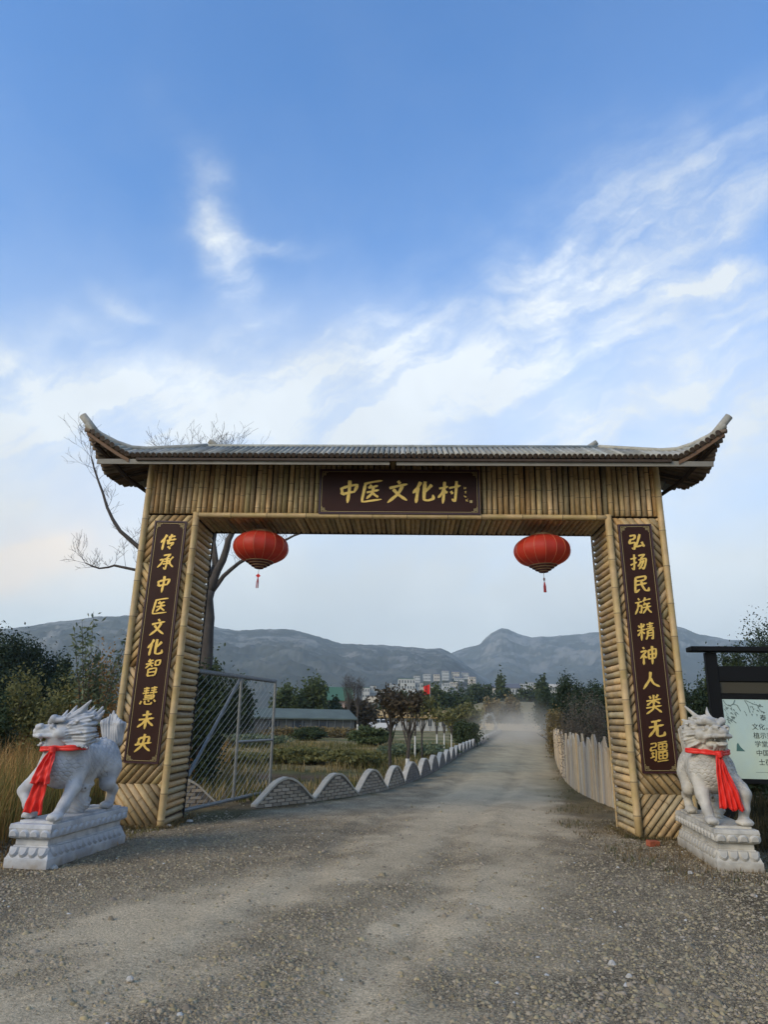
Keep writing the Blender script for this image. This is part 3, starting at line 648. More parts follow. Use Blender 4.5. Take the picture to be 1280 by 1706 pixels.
def plaque(name,label,w,h,loc,rot,chars,size,vertical,parent_loc=None,arch=False):
    P=empty(name,label,'plaque',loc,rot[2] if len(rot)==3 else 0); P.rotation_euler=rot
    m=MB(); m.box((0,.015,0),(w,.03,h)); bd=m.build('board',mPan,P); 
    m=MB(); t=.022
    m.box((0,-.004,h/2-t/2),(w,.012,t)); m.box((0,-.004,-h/2+t/2),(w,.012,t)); m.box((-w/2+t/2,-.0041,0),(t,.012,h-2*t)); m.box((w/2-t/2,-.0041,0),(t,.012,h-2*t)); m.build('rim',mPanE,P)
    a,b=w/2-t-.018,h/2-t-.018; sc=.0125 if vertical else .013
    m=MB(); g=sc*8
    for s in (-1,1):
        ribbon(m,[(s*a,-b+g),(s*a,b-g)],.006,-.0005); ribbon(m,[(-a+g,s*b),(a-g,s*b)],.006,-.0005)
    m.build('border_line',mGoldL,P)
    for sx in (-1,1):
        for sz in (-1,1):
            m=MB(); fret(m,-sx*a,-sz*b,sx,sz,sc,-.0005); m.build('corner_ornament',mGoldL,P)
    n=len(chars)
    for i,(ch,x,z) in enumerate(chars):
        m=MB(); glyph(m,ch,0,0,size,0); o=m.build('gold_character',mGold,P); o.location=(x,-.001,z)
    return P
def gw(x,y,z):  # gate-local to world
    c,s=math.cos(GYAW),math.sin(GYAW); return (GC[0]+x*c-y*s,GC[1]+x*s+y*c,z)
pz0,pz1,ph_=.8855,4.6827,.267; tilt=math.atan((3.488-3.393)/GH1)
for s,txt,lab in ((-1,'传承中医文化智慧未央','long maroon vertical plaque with gold characters on the left gate post'),(1,'弘扬民族精神人类无疆','long maroon vertical plaque with gold characters on the right gate post')):
    zc=(pz0+pz1)/2; h=pz1-pz0; xc=s*(3.8787-(inn(pz0)-inn(zc)))
    ys=([903,936,973,1010,1045,1078,1112,1159,1199,1238] if s<0 else [903,936,973,1010,1052,1092,1133,1173,1213,1252])
    zs=[]
    for k in range(10):
        # heights read from the photo: solve for z on the plaque axis
        yy=ys[k]; xx=(284-(yy-903)*(50/335)) if s<0 else (1060+(yy-903)*(43/349)); d=ray(xx,yy)
        nx_,ny_=-math.sin(GYAW),math.cos(GYAW); tt=(nx_*GC[0]+ny_*GC[1]-.05)/(nx_*d[0]+ny_*d[1]); zs.append(CH+d[2]*tt-zc)
    p=gw(xc,-.045,zc)
    plaque('vertical_plaque',lab,.534,h,p,(0,(-s*tilt),GYAW),[(c,0,z) for c,z in zip(txt,zs)],.29,True)
p=gw(-.018,-.075,5.205)
cxs=[582,621,664,706,749]; 
xs_=[(x-666)/266*2.66 for x in cxs]
CPq=plaque('name_plaque','wide maroon name board with five large gold characters under the middle of the eaves','%.2f'%0 and 2.66,.775,p,(0,0,GYAW),[(c,x,0) for c,x in zip('中医文化村',xs_)],.42,False)
# small signature column and seal
m=MB()
rr=random.Random(4)
for k in range(4):
    x0,z0=(775-666)/100.+(.03 if k==3 else 0)-.0,.07-.07*k-(.0 if k<3 else .0)
    for q in range(5):
        a=(x0+rr.uniform(-.022,.022),z0+rr.uniform(-.022,.022)); b=(x0+rr.uniform(-.022,.022),z0+rr.uniform(-.022,.022)); ribbon(m,[a,b],.006,-.0005)
m.build('signature',mGold,CPq)
m=MB(); m.box((1.185,-.003,-.165),(.045,.004,.045)); m.build('seal',mGoldL,CPq)
# ------------------------------------------------------------------ lanterns
def revolve(mb,prof,sides=32,mi=0,rib=0.):
    vs=[]
    for r,z in prof:
        for k in range(sides):
            a=2*PI*k/sides; q=r*(1-rib*(k%2)); vs.append((q*math.cos(a),q*math.sin(a),z))
    n=len(prof); mb.add(vs,[(i*sides+k,i*sides+(k+1)%sides,(i+1)*sides+(k+1)%sides,(i+1)*sides+k) for i in range(n-1) for k in range(sides)],mi)
def lantern(loc,label,knot,tiltx):
    P=empty('red_lantern',label,'lantern',loc,0,'red lanterns under the lintel'); P.rotation_euler=(tiltx[0],tiltx[1],.2)
    m=MB(); pr=[]; n=18
    for i in range(n+1):
        t=-PI/2+PI*i/n; e=.82; r=.475*abs(math.cos(t))**e; z=.27*math.copysign(abs(math.sin(t))**1.0,math.sin(t))
        pr.append((max(r,.13),z))
    revolve(m,pr,96,0)
    m.v=[(x*(1-.028*abs(math.sin(8*(math.atan2(y,x)-.1)))*(1-abs(z)/.3)-.0),y*(1-.028*abs(math.sin(8*(math.atan2(y,x)-.1)))*(1-abs(z)/.3)),z) for x,y,z in m.v]; b=m.build('lantern_body',mLan,P,smooth=True)
    # seams
    m=MB()
    for k in range(16):
        a=2*PI*k/16+.1; m.tube([((r+.002)*math.cos(a),(r+.002)*math.sin(a),z) for r,z in pr[1:-1]],.0035,4,cap=False)
    m.build('seam',mat('seam_red',(.66,.20,.10),.5),P)
    m=MB(); revolve(m,[(.16,.245),(.175,.25),(.175,.285),(.15,.29),(.15,.245)],32); m.build('top_ring',mLanG,P,smooth=False)
    tiers=[(.235,.262),(.185,.296),(.135,.330),(.08,.362)]
    for i,(r,z) in enumerate(tiers):
        m=MB(); revolve(m,[(r*.9,-z+.034),(r,-z+.030),(r,-z),(r*.92,-z-.004),(r*.9,-z+.034)],24); o=m.build('base_tier',[mLanD],P)
        q=MB(); revolve(q,[(r+.002,-z+.022),(r+.004,-z+.019),(r+.004,-z+.014),(r+.002,-z+.011)],24); q.build('trim_line',mLanG,o)
        q=MB(); revolve(q,[(r*.98,-z+.030),(max(r*.55,.03),-z+.036)],24); q.build('tier_top',mat('pink_paper',(.45,.28,.24),.7),o)
    m=MB(); m.tube([(0,0,-.36),(0,0,-.455)],.005,5); m.build('cord',mString,P)
    m=MB()
    if knot: 
        m.box((0,0,-.49),(.055,.02,.055)); o=m.build('knot',mRed,P); o.data.transform(Matrix.Translation((0,0,-.49))@Matrix.Rotation(PI/4,4,'Y')@Matrix.Translation((0,0,.49)))
    else: revolve(m,[(.001,-.44),(.016,-.47),(.016,-.485),(.001,-.53)],10); m.build('knot',mLanD,P)
    m=MB(); 
    for k in range(10):
        a=2*PI*k/10; m.tube([(.004*math.cos(a),.004*math.sin(a),-.525),(.017*math.cos(a),.017*math.sin(a),-.60),(.02*math.cos(a),.02*math.sin(a),-.70)],[.005,.005,.004],4)
    m.build('tassel',mat('tassel_red',(.35,.03,.03),.8),P)
    m=MB()
    for k in range(4):
        a=PI/4+PI/2*k; m.tube([(.15*math.cos(a),.15*math.sin(a),.285),(0,0,.37)],.003,4)
    m.tube([(0,0,.37),(0,0,.41)],.0035,4); m.build('hanging_string',mString,P)
lantern(gw(-2.39,.5,4.372),'red oval lantern with a knotted red tassel hanging under the left end of the lintel',True,(0,.03))
lantern(gw(2.40,.5,4.352),'red oval lantern with a slim dark bead hanging under the right end of the lintel',False,(.02,-.04))
# ------------------------------------------------------------------ marble beasts (signed distance field, meshed with surface nets)
class SDF:
    def __init__(s,lo,hi,h):
        s.lo=np.array(lo,float); s.h=h; s.n=np.ceil((np.array(hi)-s.lo)/h).astype(int)+1
        s.d=np.full(s.n,.5,np.float32); s.ax=[s.lo[i]+h*np.arange(s.n[i]) for i in range(3)]
    def reg(s,lo,hi,pad):
        a=np.clip(np.floor((np.array(lo)-pad-s.lo)/s.h).astype(int),0,s.n); b=np.clip(np.ceil((np.array(hi)+pad-s.lo)/s.h).astype(int)+1,0,s.n)
        sl=tuple(slice(a[i],b[i]) for i in range(3)); g=np.meshgrid(*[s.ax[i][sl[i]] for i in range(3)],indexing='ij',sparse=True)
        return sl,g
    def un(s,sl,v,k,cut=False):
        a=s.d[sl]; v=v.astype(np.float32)
        if cut: a=-a
        if cut: hh=np.clip(.5+.5*(v-a)/k,0,1) if False else None
        if cut:
            # smooth max(d,-v)
            A=s.d[sl]; B=-v; hh=np.clip(.5+.5*(A-B)/k,0,1); s.d[sl]=B*(1-hh)+A*hh+k*hh*(1-hh); return
        hh=np.clip(.5+.5*(a-v)/k,0,1); s.d[sl]=a*(1-hh)+v*hh-k*hh*(1-hh)
    def cap(s,a,b,ra,rb,k=.02,cut=False):
        a,b=np.array(a,float),np.array(b,float); rm=max(ra,rb); sl,(x,y,z)=s.reg(np.minimum(a,b)-rm,np.maximum(a,b)+rm,k+3*s.h)
        if min(s.d[sl].shape)==0: return
        ba=b-a; q=ba@ba+1e-9; px,py,pz=x-a[0],y-a[1],z-a[2]; t=np.clip((px*ba[0]+py*ba[1]+pz*ba[2])/q,0,1)
        v=np.sqrt((px-ba[0]*t)**2+(py-ba[1]*t)**2+(pz-ba[2]*t)**2)-(ra+(rb-ra)*t); s.un(sl,v,k,cut)
    def ell(s,c,r,k=.03,R=None,cut=False):
        c,r=np.array(c,float),np.array(r,float); rm=r.max(); e=r if R is None else np.full(3,rm)
        sl,(x,y,z)=s.reg(c-e,c+e,k+3*s.h)
        if min(s.d[sl].shape)==0: return
        x,y,z=x-c[0],y-c[1],z-c[2]
        if R is not None: x,y,z=[R[0,i]*x+R[1,i]*y+R[2,i]*z for i in range(3)]
        k0=np.sqrt((x/r[0])**2+(y/r[1])**2+(z/r[2])**2); k1=np.sqrt((x/r[0]**2)**2+(y/r[1]**2)**2+(z/r[2]**2)**2)+1e-6
        s.un(sl,k0*(k0-1)/k1,k,cut)
    def mesh(s):
        d=s.d; sg=d<0; cell=sg[:-1,:-1,:-1].astype(np.int8)
        cnt=sum(sg[i:i+d.shape[0]-1,j:j+d.shape[1]-1,k:k+d.shape[2]-1].astype(np.int8) for i in(0,1) for j in(0,1) for k in(0,1))
        act=(cnt>0)&(cnt<8); idx=np.full(act.shape,-1); ids=np.argwhere(act); idx[act]=np.arange(len(ids))
        acc=np.zeros((len(ids),3)); num=np.zeros(len(ids)); I,J,K=ids.T
        for a in range(3):
            o=[b for b in range(3) if b!=a]
            for u in (0,1):
                for w in (0,1):
                    off=[0,0,0]; off[o[0]]=u; off[o[1]]=w; off2=list(off); off2[a]=1
                    d0=d[I+off[0],J+off[1],K+off[2]]; d1=d[I+off2[0],J+off2[1],K+off2[2]]; m=(d0<0)!=(d1<0)
                    t=np.where(m,d0/(d0-d1+1e-12),0); p=np.zeros((len(ids),3)); p[:,o[0]]=u; p[:,o[1]]=w; p[:,a]=t
                    acc[m]+=p[m]; num[m]+=1
        V=(ids+acc/num[:,None])*s.h+s.lo; F=[]
        for a in range(3):
            b,c=(a+1)%3,(a+2)%3; sh=[slice(0,n) for n in d.shape]
            s0=list(sh); s1=list(sh); s0[a]=slice(0,d.shape[a]-1); s1[a]=slice(1,d.shape[a])
            e=np.argwhere(sg[tuple(s0)]!=sg[tuple(s1)]); e=e[(e[:,b]>0)&(e[:,c]>0)&(e[:,b]<d.shape[b]-1)&(e[:,c]<d.shape[c]-1)]
            fl=sg[tuple(e.T)]
            def ix(db,dc):
                q=e.copy(); q[:,b]-=db; q[:,c]-=dc; return idx[tuple(q.T)]
            q=np.stack([ix(0,0),ix(1,0),ix(1,1),ix(0,1)],-1); q[fl]=q[fl]
            q[~fl]=q[~fl][:,::-1]; F.append(q)
        return V,np.concatenate(F)
def rotz(a): c,s=math.cos(a),math.sin(a); return np.array([[c,-s,0],[s,c,0],[0,0,1.]])
def rotx(a): c,s=math.cos(a),math.sin(a); return np.array([[1,0,0],[0,c,-s],[0,s,c]])
def beast(kind):
    h=.0072; f=SDF((-.62,-1.12,.42),(.66,.86,1.92),h)
    L=kind=='left'
    ox=-.0 if L else -.06
    # trunk
    f.ell((ox,-.40,1.04),(.245,.26,.27),.05); f.ell((ox*.6,-.28,1.10),(.235,.28,.22),.05)
    f.cap((ox,-.3,1.08),(0,.45,1.05),.225,.20,.06); f.ell((0,.46,1.08),(.225,.24,.245),.05)
    f.ell((0,.05,1.0),(.2,.3,.2),.06)
    f.cap((ox,-.45,1.18),(ox+(-.0 if L else .0),-.52,1.38),.185,.17,.05)
    # shoulder masses and haunches
    for s in (-1,1):
        f.ell((ox+s*.16,-.36,1.02),(.12,.17,.2),.05); f.ell((s*.15,.42,.98),(.12,.19,.21),.05)
    # spine knobs
    for i in range(9):
        y=-.22+.09*i; z=1.315-.015*math.sin(i*.4); f.ell((ox*(1-i/9),y,z-.005+.0*i),(.022,.045,.035),.01)
    # forelegs
    def leg(p,k=.035,toe=(0,-1)):
        for (a,ra),(b,rb) in zip(p[:-1],p[1:]): f.cap(a,b,ra,rb,k)
        x,y,z=p[-1][0]; tx,ty=toe
        f.ell((x+tx*.035,y+ty*.035,.508),(.078,.095,.050),.02)
        for q in (-1.5,-.5,.5,1.5):
            sx,sy=-ty,tx; cx,cy=x+sx*q*.034+tx*.085,y+sy*q*.034+ty*.085
            f.cap((cx-tx*.03,cy-ty*.03,.515),(cx,cy,.495),.023,.021,.008)
            f.cap((cx,cy,.495),(cx+tx*.022,cy+ty*.022,.478),.012,.006,.004)
    if L:
        leg([((.17,-.36,.98),.115),((.205,-.46,.80),.080),((.20,-.60,.62),.060),((.19,-.69,.52),.058)])
        leg([((-.17,-.42,1.0),.11),((-.33,-.47,.80),.075),((-.38,-.48,.745),.068),((-.27,-.54,.60),.052),((-.19,-.56,.53),.055)])
    else:
        leg([((-.22,-.42,.98),.11),((-.235,-.52,.78),.078),((-.225,-.64,.60),.058),((-.215,-.69,.52),.056)])
        leg([((.11,-.44,.98),.11),((.17,-.66,.86),.08),((.185,-.73,.81),.07),((.165,-.72,.65),.056),((.15,-.70,.545),.058)])
        f.ell((.15,-.72,.50),(.10,.11,.035),.02)
    # hind legs with raised hock
    for s in (-1,1):
        y0=.0 if s>0 else -.06
        leg([((s*.15,.44+y0,.96),.14),((s*.175,.36+y0,.78),.09),((s*.175,.52+y0,.69),.060),((s*.165,.50+y0,.56),.048),((s*.165,.46+y0,.52),.05)])
    # belly cloud pillar with curls
    f.cap((0,-.02,.5),(0,.05,.95),.12,.15,.05)
    for i in range(9):
        a=i*1.15; f.ell((.11*math.cos(a),.02+.13*math.sin(a),.55+.04*i),(.055,.055,.05),.012)
        f.ell((.145*math.cos(a),.02+.165*math.sin(a),.55+.04*i),(.018,.018,.016),.006,cut=True)
    # flame tail
    f.cap((0,.62,1.16),(0,.71,1.30),.06,.07,.03)
    for i in range(-2,3):
        f.cap((.03*i,.68,1.28),(.055*i,.66-.02*abs(i),1.52),.055,.045,.012); f.cap((.055*i,.66-.02*abs(i),1.52),(.035*i,.64,1.68-.045*abs(i)),.045,.010,.012)
        f.cap((.03*i,.74,1.26),(.05*i,.74,1.50),.05,.04,.012); f.cap((.05*i,.74,1.50),(.03*i,.70,1.63-.04*abs(i)),.04,.010,.012)
    # ---- head in its own frame
    if L: hc=np.array([.06,-.49,1.445]); yaw=math.radians(-60); pit=.05; SC=1.02
    else: hc=np.array([-.10,-.58,1.50]); yaw=math.radians(15); pit=-.04; SC=.96
    Rm=rotz(yaw)@rotx(pit)
    T=lambda p: hc+Rm@(np.array((p[0],p[1]*(.80 if p[1]<0 else .9),p[2]),float)*SC)
    def C(a,b,ra,rb,k=.014,cut=False): f.cap(T(a),T(b),ra*SC,rb*SC,k,cut)
    def E_(c,r,k=.018,cut=False): f.ell(T(c),np.array(r)*SC,k,Rm,cut)
    f.cap((ox,-.42,1.2),hc+Rm@np.array((0,.06,-.02)),.19,.17,.04)
    E_((0,.02,.0),(.165,.2,.15)); E_((0,-.15,-.005),(.125,.16,.085))
    # muzzle, upper lip flaring, nostrils
    E_((0,-.28,-.002),(.108,.135,.072)); 
    for s in (-1,1):
        C((s*.055,-.375,.040),(s*.080,-.35,.052),.042,.034,.010); E_((s*.050,-.415,.038),(.018,.018,.016),.004,True)
        C((0,-.415,-.045),(s*.11,-.355,-.055),.026,.026,.008); C((s*.10,-.34,-.050),(s*.125,-.16,-.062),.022,.026,.012)
        C((s*.125,-.16,-.062),(s*.12,-.08,-.12),.026,.024,.014)
        # brow, eye, cheek
        C((s*.025,-.22,.095),(s*.11,-.185,.135),.040,.046,.008); C((s*.11,-.165,.118),(s*.175,-.06,.115),.038,.026,.012)
        for q in range(4): C((s*(.06+.035*q),-.175+.03*q,.125),(s*(.075+.04*q),-.12+.04*q,.165-.005*q),.020,.008,.006)
        E_((s*.105,-.195,.045),(.040,.032,.032),.008); C((s*.075,-.215,.022),(s*.15,-.16,.022),.013,.013,.006)
        E_((s*.145,-.05,-.03),(.06,.10,.075),.02)
        # ears and horns
        C((s*.165,.03,.06),(s*.235,.12,.105),.040,.014,.012); E_((s*.215,.065,.085),(.016,.04,.02),.006,True)
        C((s*.070,.00,.125),(s*.095,.14,.215),.036,.028,.012); C((s*.095,.14,.215),(s*(.125 if L else .15),.25,.325),.028,.010,.01)
        # cheek beard locks
        for q in range(5):
            a=.25+.33*q; C((s*.135,-.07+.035*q,-.085-.01*q),(s*(.175+.012*q),.03+.055*q,-.16-.012*q),.030,.014,.010)
            C((s*(.155),.0+.03*q,-.02+.03*q),(s*(.235-.01*q),.15+.035*q,-.03+.045*q),.034,.014,.010)
    # teeth
    for x in (-.075,-.045,-.015,.015,.045,.075): C((x,-.375+abs(x)*.4,-.065),(x,-.375+abs(x)*.4,-.088),.011,.007,.004)
    for s in (-1,1): C((s*.092,-.335,-.065),(s*.090,-.335,-.112),.014,.005,.004)
    # lower jaw and chin, tongue
    E_((0,-.20,-.158),(.088,.145,.030)); C((-.06,-.325,-.143),(.06,-.325,-.143),.020,.020,.01); E_((0,-.24,-.128),(.045,.09,.014),.01)
    E_((0,-.10,-.15),(.10,.12,.06)); 
    for q in (-2,-1,0,1,2): C((q*.03,-.27,-.172),(q*.038,-.22,-.245+abs(q)*.01),.024,.008,.008)
    E_((0,-.27,-.100),(.062,.115,.020),.010,True)
    # mane: swept-back locks round the crown and neck
    rr=random.Random(9)
    for ring,(r0,y0,y1,zz,n,ra) in enumerate([(.10,-.02,.24,.02,9,.036),(.135,.05,.33,.0,11,.042),(.15,.10,.34,-.05,12,.045)]):
        for i in range(n):
            a=math.radians(-125+250*i/(n-1)); x,z=math.sin(a),math.cos(a)
            p0=(x*r0,y0,z*r0*.95+zz); p1=(x*(r0+.05),(y0+y1)/2,z*(r0+.03)+zz); p2=(x*(r0+.055),y1+rr.uniform(-.03,.03),z*(r0+.03)+zz+.02)
            C(p0,p1,ra*1.15,ra*1.1,.012); C(p1,p2,ra*1.1,.014,.012)
    if L:
        for i,(y,z,dz) in enumerate([(-.10,.12,.11),(.00,.15,.12),(.10,.165,.115),(.21,.165,.10),(.31,.13,.12)]):
            C((0,y,z-.02),(rr.uniform(-.02,.02),y+.085,z+dz),.040,.008,.010); C((.07,y+.02,z-.03),(.085,y+.11,z+dz-.04),.036,.008,.010); C((-.07,y+.02,z-.03),(-.085,y+.11,z+dz-.04),.036,.008,.010)
    else:
        for q in range(7):
            x=-.09+.03*q; C((x,-.10,.135),(x*1.15,.06,.195-abs(x)*.3),.026,.022,.008); C((x*1.15,.06,.195-abs(x)*.3),(x*1.2,.2,.19),.022,.01,.008)
    # rock plate the paws stand on
    V,F=f.mesh()
    # relax once
    def smooth(V,F,n,lam):
        E=np.concatenate([F[:,[0,1]],F[:,[1,2]],F[:,[2,3]],F[:,[3,0]]]); cnt=np.bincount(E.ravel(),minlength=len(V))
        for _ in range(n):
            acc=np.zeros_like(V)
            for c in range(3): acc[:,c]=np.bincount(E[:,0],V[E[:,1],c],len(V))+np.bincount(E[:,1],V[E[:,0],c],len(V))
            V=V+lam*(acc/np.maximum(cnt,1)[:,None]-V)
        return V
    V=smooth(V,F,1,.5)
    # normals
    n_=np.cross(V[F[:,2]]-V[F[:,0]],V[F[:,3]]-V[F[:,1]]); VN=np.zeros_like(V)
    for q in range(4): np.add.at(VN,F[:,q],n_)
    VN/=np.linalg.norm(VN,axis=1)[:,None]+1e-9
    # carve scales on chest and flanks, grooves on tail and mane
    x,y,z=V.T; hd=np.linalg.norm(V-(hc+np.array([0,.0,0])),axis=1)
    th=np.arctan2(x-ox*.5,z-1.03)
    u=th*.235/.062; v=y/.050; row=np.floor(v); uu=u+.5*(row%2); fu=uu-np.floor(uu)-.5; fv=v-row
    # chest: rows stack downward
    front=(y<-.42); u2=x/.058; v2=z/.045; row2=np.floor(v2); uu2=u2+.5*(row2%2); fu2=uu2-np.floor(uu2)-.5; fv2=v2-row2
    sc1=np.clip((fv-.15-2.2*fu**2+.35)*1.2,0,1); sc2=np.clip((1-fv2-.15-2.2*fu2**2+.35)*1.2,0,1)
    pat=np.where(front,1-sc2,sc1)
    edge=np.where(front,np.abs(1-fv2-(.25+2.4*fu2**2)),np.abs(fv-(.25+2.4*fu**2)))
    groove=np.exp(-(edge/.13)**2)
    m=sst(z,.82,.90)*(1-sst(z,1.26,1.34))*sst(hd,.26,.34)*(1-sst(y,.52,.62))
    legm=(np.abs(x)>.21)&(z<.98)
    m=m*np.where(legm,.0,1)
    V=V-VN*(m*groove*.011)[:,None]
    tl=(y>.58)&(z>1.25); gr=np.sin(x*190+z*14)*.004; V=V+VN*(np.where(tl,gr,0))[:,None]
    loc=(V-hc)@Rm/SC
    mn=((loc[:,1]>-.02)&(hd<.46)&(z>1.25)&(y<.35)); a=np.arctan2(loc[:,0],loc[:,2]+.02); gr=np.sin(a*34+loc[:,1]*16)*.0050; V=V+VN*np.where(mn,gr,0)[:,None]
    bd_=((z<.80)&(np.abs(x)<.16)&(np.abs(y-.03)<.22)); V=V+VN*np.where(bd_,np.sin(np.hypot(z-.66,y-.02)*170)*.004,0)[:,None]
    return V,F,hc,Rm,SC
def muddy(src):
    m=src.copy(); m.name=src.name+'_muddy'; t=m.node_tree; n=t.nodes; l=t.links; b=n['Principled BSDF']; old=b.inputs['Base Color'].links[0].from_socket
    tc=n.new('ShaderNodeTexCoord'); sp=n.new('ShaderNodeSeparateXYZ'); l.new(tc.outputs['Object'],sp.inputs[0]); no=n.new('ShaderNodeTexNoise'); no.inputs['Scale'].default_value=9; no.inputs['Detail'].default_value=7; l.new(tc.outputs['Object'],no.inputs['Vector'])
    a=n.new('ShaderNodeMath'); a.operation='MULTIPLY_ADD'; l.new(sp.outputs[2],a.inputs[0]); a.inputs[1].default_value=-4.2; l.new(no.outputs[0],a.inputs[2])
    r_=n.new('ShaderNodeMapRange'); r_.inputs[1].default_value=.12; r_.inputs[2].default_value=.55; r_.inputs[4].default_value=.75; l.new(a.outputs[0],r_.inputs[0])
    mx=n.new('ShaderNodeMix'); mx.data_type='RGBA'; l.new(r_.outputs[0],mx.inputs[0]); l.new(old,mx.inputs[6]); mx.inputs[7].default_value=(.22,.17,.11,1); l.new(mx.outputs[2],b.inputs['Base Color']); return m
def pedestal(mb_parent,Ln,Wd,Hh,matl):
    m=MB(); z=0
    m.box((0,0,.052),(Wd*1.0,Ln*1.0,.104)); 
    # flared petal course
    def frus(z0,z1,w0,l0,w1,l1):
        vs=[(sx*w/2,sy*l/2,zz) for zz,w,l in ((z0,w0,l0),(z1,w1,l1)) for sx,sy in ((-1,-1),(1,-1),(1,1),(-1,1))]
        m.add(vs,[(3,2,1,0),(4,5,6,7),(0,1,5,4),(1,2,6,5),(2,3,7,6),(3,0,4,7)])
    frus(.102,.225,Wd*.985,Ln*.99,Wd*.80,Ln*.93)
    frus(.223,.285,Wd*.76,Ln*.92,Wd*.76,Ln*.92)
    frus(.283,.303,Wd*.78,Ln*.93,Wd*.95,Ln*.985)
    frus(.301,.393,Wd*.95,Ln*.985,Wd*.99,Ln*.995)
    frus(.391,.44,Wd*1.0,Ln*1.0,Wd*.97,Ln*.985)
    base=m.build('base_block',muddy(matl),mb_parent); bv=base.modifiers.new('b','BEVEL'); bv.width=.006; bv.segments=2
    # petals
    pm=MB(); 
    def petal(w,hh,th=.024,seg=8,up=True):
        vs=[(0,-th,0)];  ring=[]
        for i in range(seg+1):
            a=PI*i/seg; ring.append((w/2*math.cos(a)**1.0,0,hh*(.68*math.sin(a)-.17)))
        ring=[(w/2,0,-hh*.42)]+ring+[(-w/2,0,-hh*.42)]
        inner=[(x*.62,-th,zz*.66) for x,_,zz in ring]
        n=len(ring); vs=ring+inner; fs=[(i,i+1,n+i+1,n+i) for i in range(n-1)]+[(n-1,0,n,2*n-1)]+[tuple(range(n,2*n))]
        return vs,fs
    def place(vs,fs,name,org,rz,rx,flip=False):
        me=bpy.data.meshes.new(name); v2=[((x),y,(-z if flip else z)) for x,y,z in vs]
        me.from_pydata(v2,[],[f[::-1] for f in fs] if not flip else fs); me.materials.append(matl); me.update(); return me
    pf=petal(Wd*.205,.120); pu=petal(Wd*.20,.086)
    mlow=place(*pf,'petal',None,0,0,True); mup=place(*pu,'petal',None,0,0,False)
    for side in range(4):
        ln=Wd if side%2==0 else Ln; n=4 if side%2==0 else 13; dd=(Ln if side%2==0 else Wd)/2
        for i in range(n):
            t=-ln/2+ln*(i+.5)/n
            for me,zz,off,tl,k in ((mlow,.166,(.964 if side%2==0 else .900),-.72,.89),(mup,.346,(.991 if side%2==0 else .972),.10,.97)):
                o=link('petal',me,mb_parent); a=side*PI/2
                x,y=t*k,-(dd*off)
                o.location=(x*math.cos(a)-y*math.sin(a),x*math.sin(a)+y*math.cos(a),zz); 
                tt=tl
                if me is mlow: tt=-(.40 if side%2==0 else .36)
                o.rotation_euler=Euler((tt,0,a),'XYZ')
                s=(ln/n*.9)/(Wd*.19); o.scale=(s,1,1)
    m=MB(); m.box((0,.0,.452),(Wd*.78,Ln*.88,.026)); m.build('rock_plate',matl,mb_parent)
def scarf(P,pts_band,knot,tails,rband=.028):
    # flat folded band following a closed path, knot, two pleated tails
    m=MB(); n=len(pts_band); cx=np.mean(pts_band,0)
    prof=[(.035,-.030),(.042,-.012),(.034,.004),(.042,.018),(.034,.032),(-.004,.034),(-.006,-.030)]
    vs=[]
    for i,p in enumerate(pts_band):
        q=np.array(p); d=q-cx; d[2]=0; d/=np.linalg.norm(d)+1e-9; j=.006*math.sin(i*1.9)
        for a,b in prof: vs.append(tuple(q+d*(a+j-.02)+np.array([0,0,b*(1+.15*math.sin(i*1.3))])))
    k=len(prof); fs=[(i*k+a,((i+1)%n)*k+a,((i+1)%n)*k+(a+1)%k,i*k+(a+1)%k) for i in range(n) for a in range(k)]
    m.add(vs,fs); o=m.build('band',mRed,P,smooth=False); o.modifiers.new('s','SUBSURF').levels=1
    m=MB(); 
    for a in range(3): m.tube([tuple(np.array(knot)+np.array([-.035+.01*a,0,.025-.02*a])),tuple(np.array(knot)+np.array([0,-.025,.01-.015*a])),tuple(np.array(knot)+np.array([.035,0,.02-.02*a]))],[.02,.03,.02],8)
    m.build('knot',mRed,P,smooth=True)
    for ti,(path,w0,w1,ph) in enumerate(tails):
        path=[np.array(p,float) for p in path]; nI,nJ=26,27; Vs=[];
        cum=np.linspace(0,1,len(path)); 
        for i in range(nI):
            t=i/(nI-1); c=np.array([np.interp(t,cum,[p[q] for p in path]) for q in range(3)]); w=w0+(w1-w0)*t**.8
            for j in range(nJ):
                s=j/(nJ-1)*2-1; fold=math.cos(s*PI*2.5+ph)*(.010+.013*t)*(1-abs(s)**4*.5)+.006*math.sin(s*9+t*7+ph)+.004*math.sin(t*23+s*4)
                Vs.append((c[0]+s*w/2,c[1]-fold,c[2]+(.012*math.sin(s*6+ph)*t)+(-.015*t*(s*s))))
        Ig=np.arange(nI*nJ).reshape(nI,nJ); Qg=np.stack([Ig[:-1,:-1],Ig[1:,:-1],Ig[1:,1:],Ig[:-1,1:]],-1).reshape(-1,4)
        o=npmesh('hanging_end',Vs,Qg,mRed,P,smooth=True); so_=o.modifiers.new('t','SOLIDIFY'); so_.thickness=.004
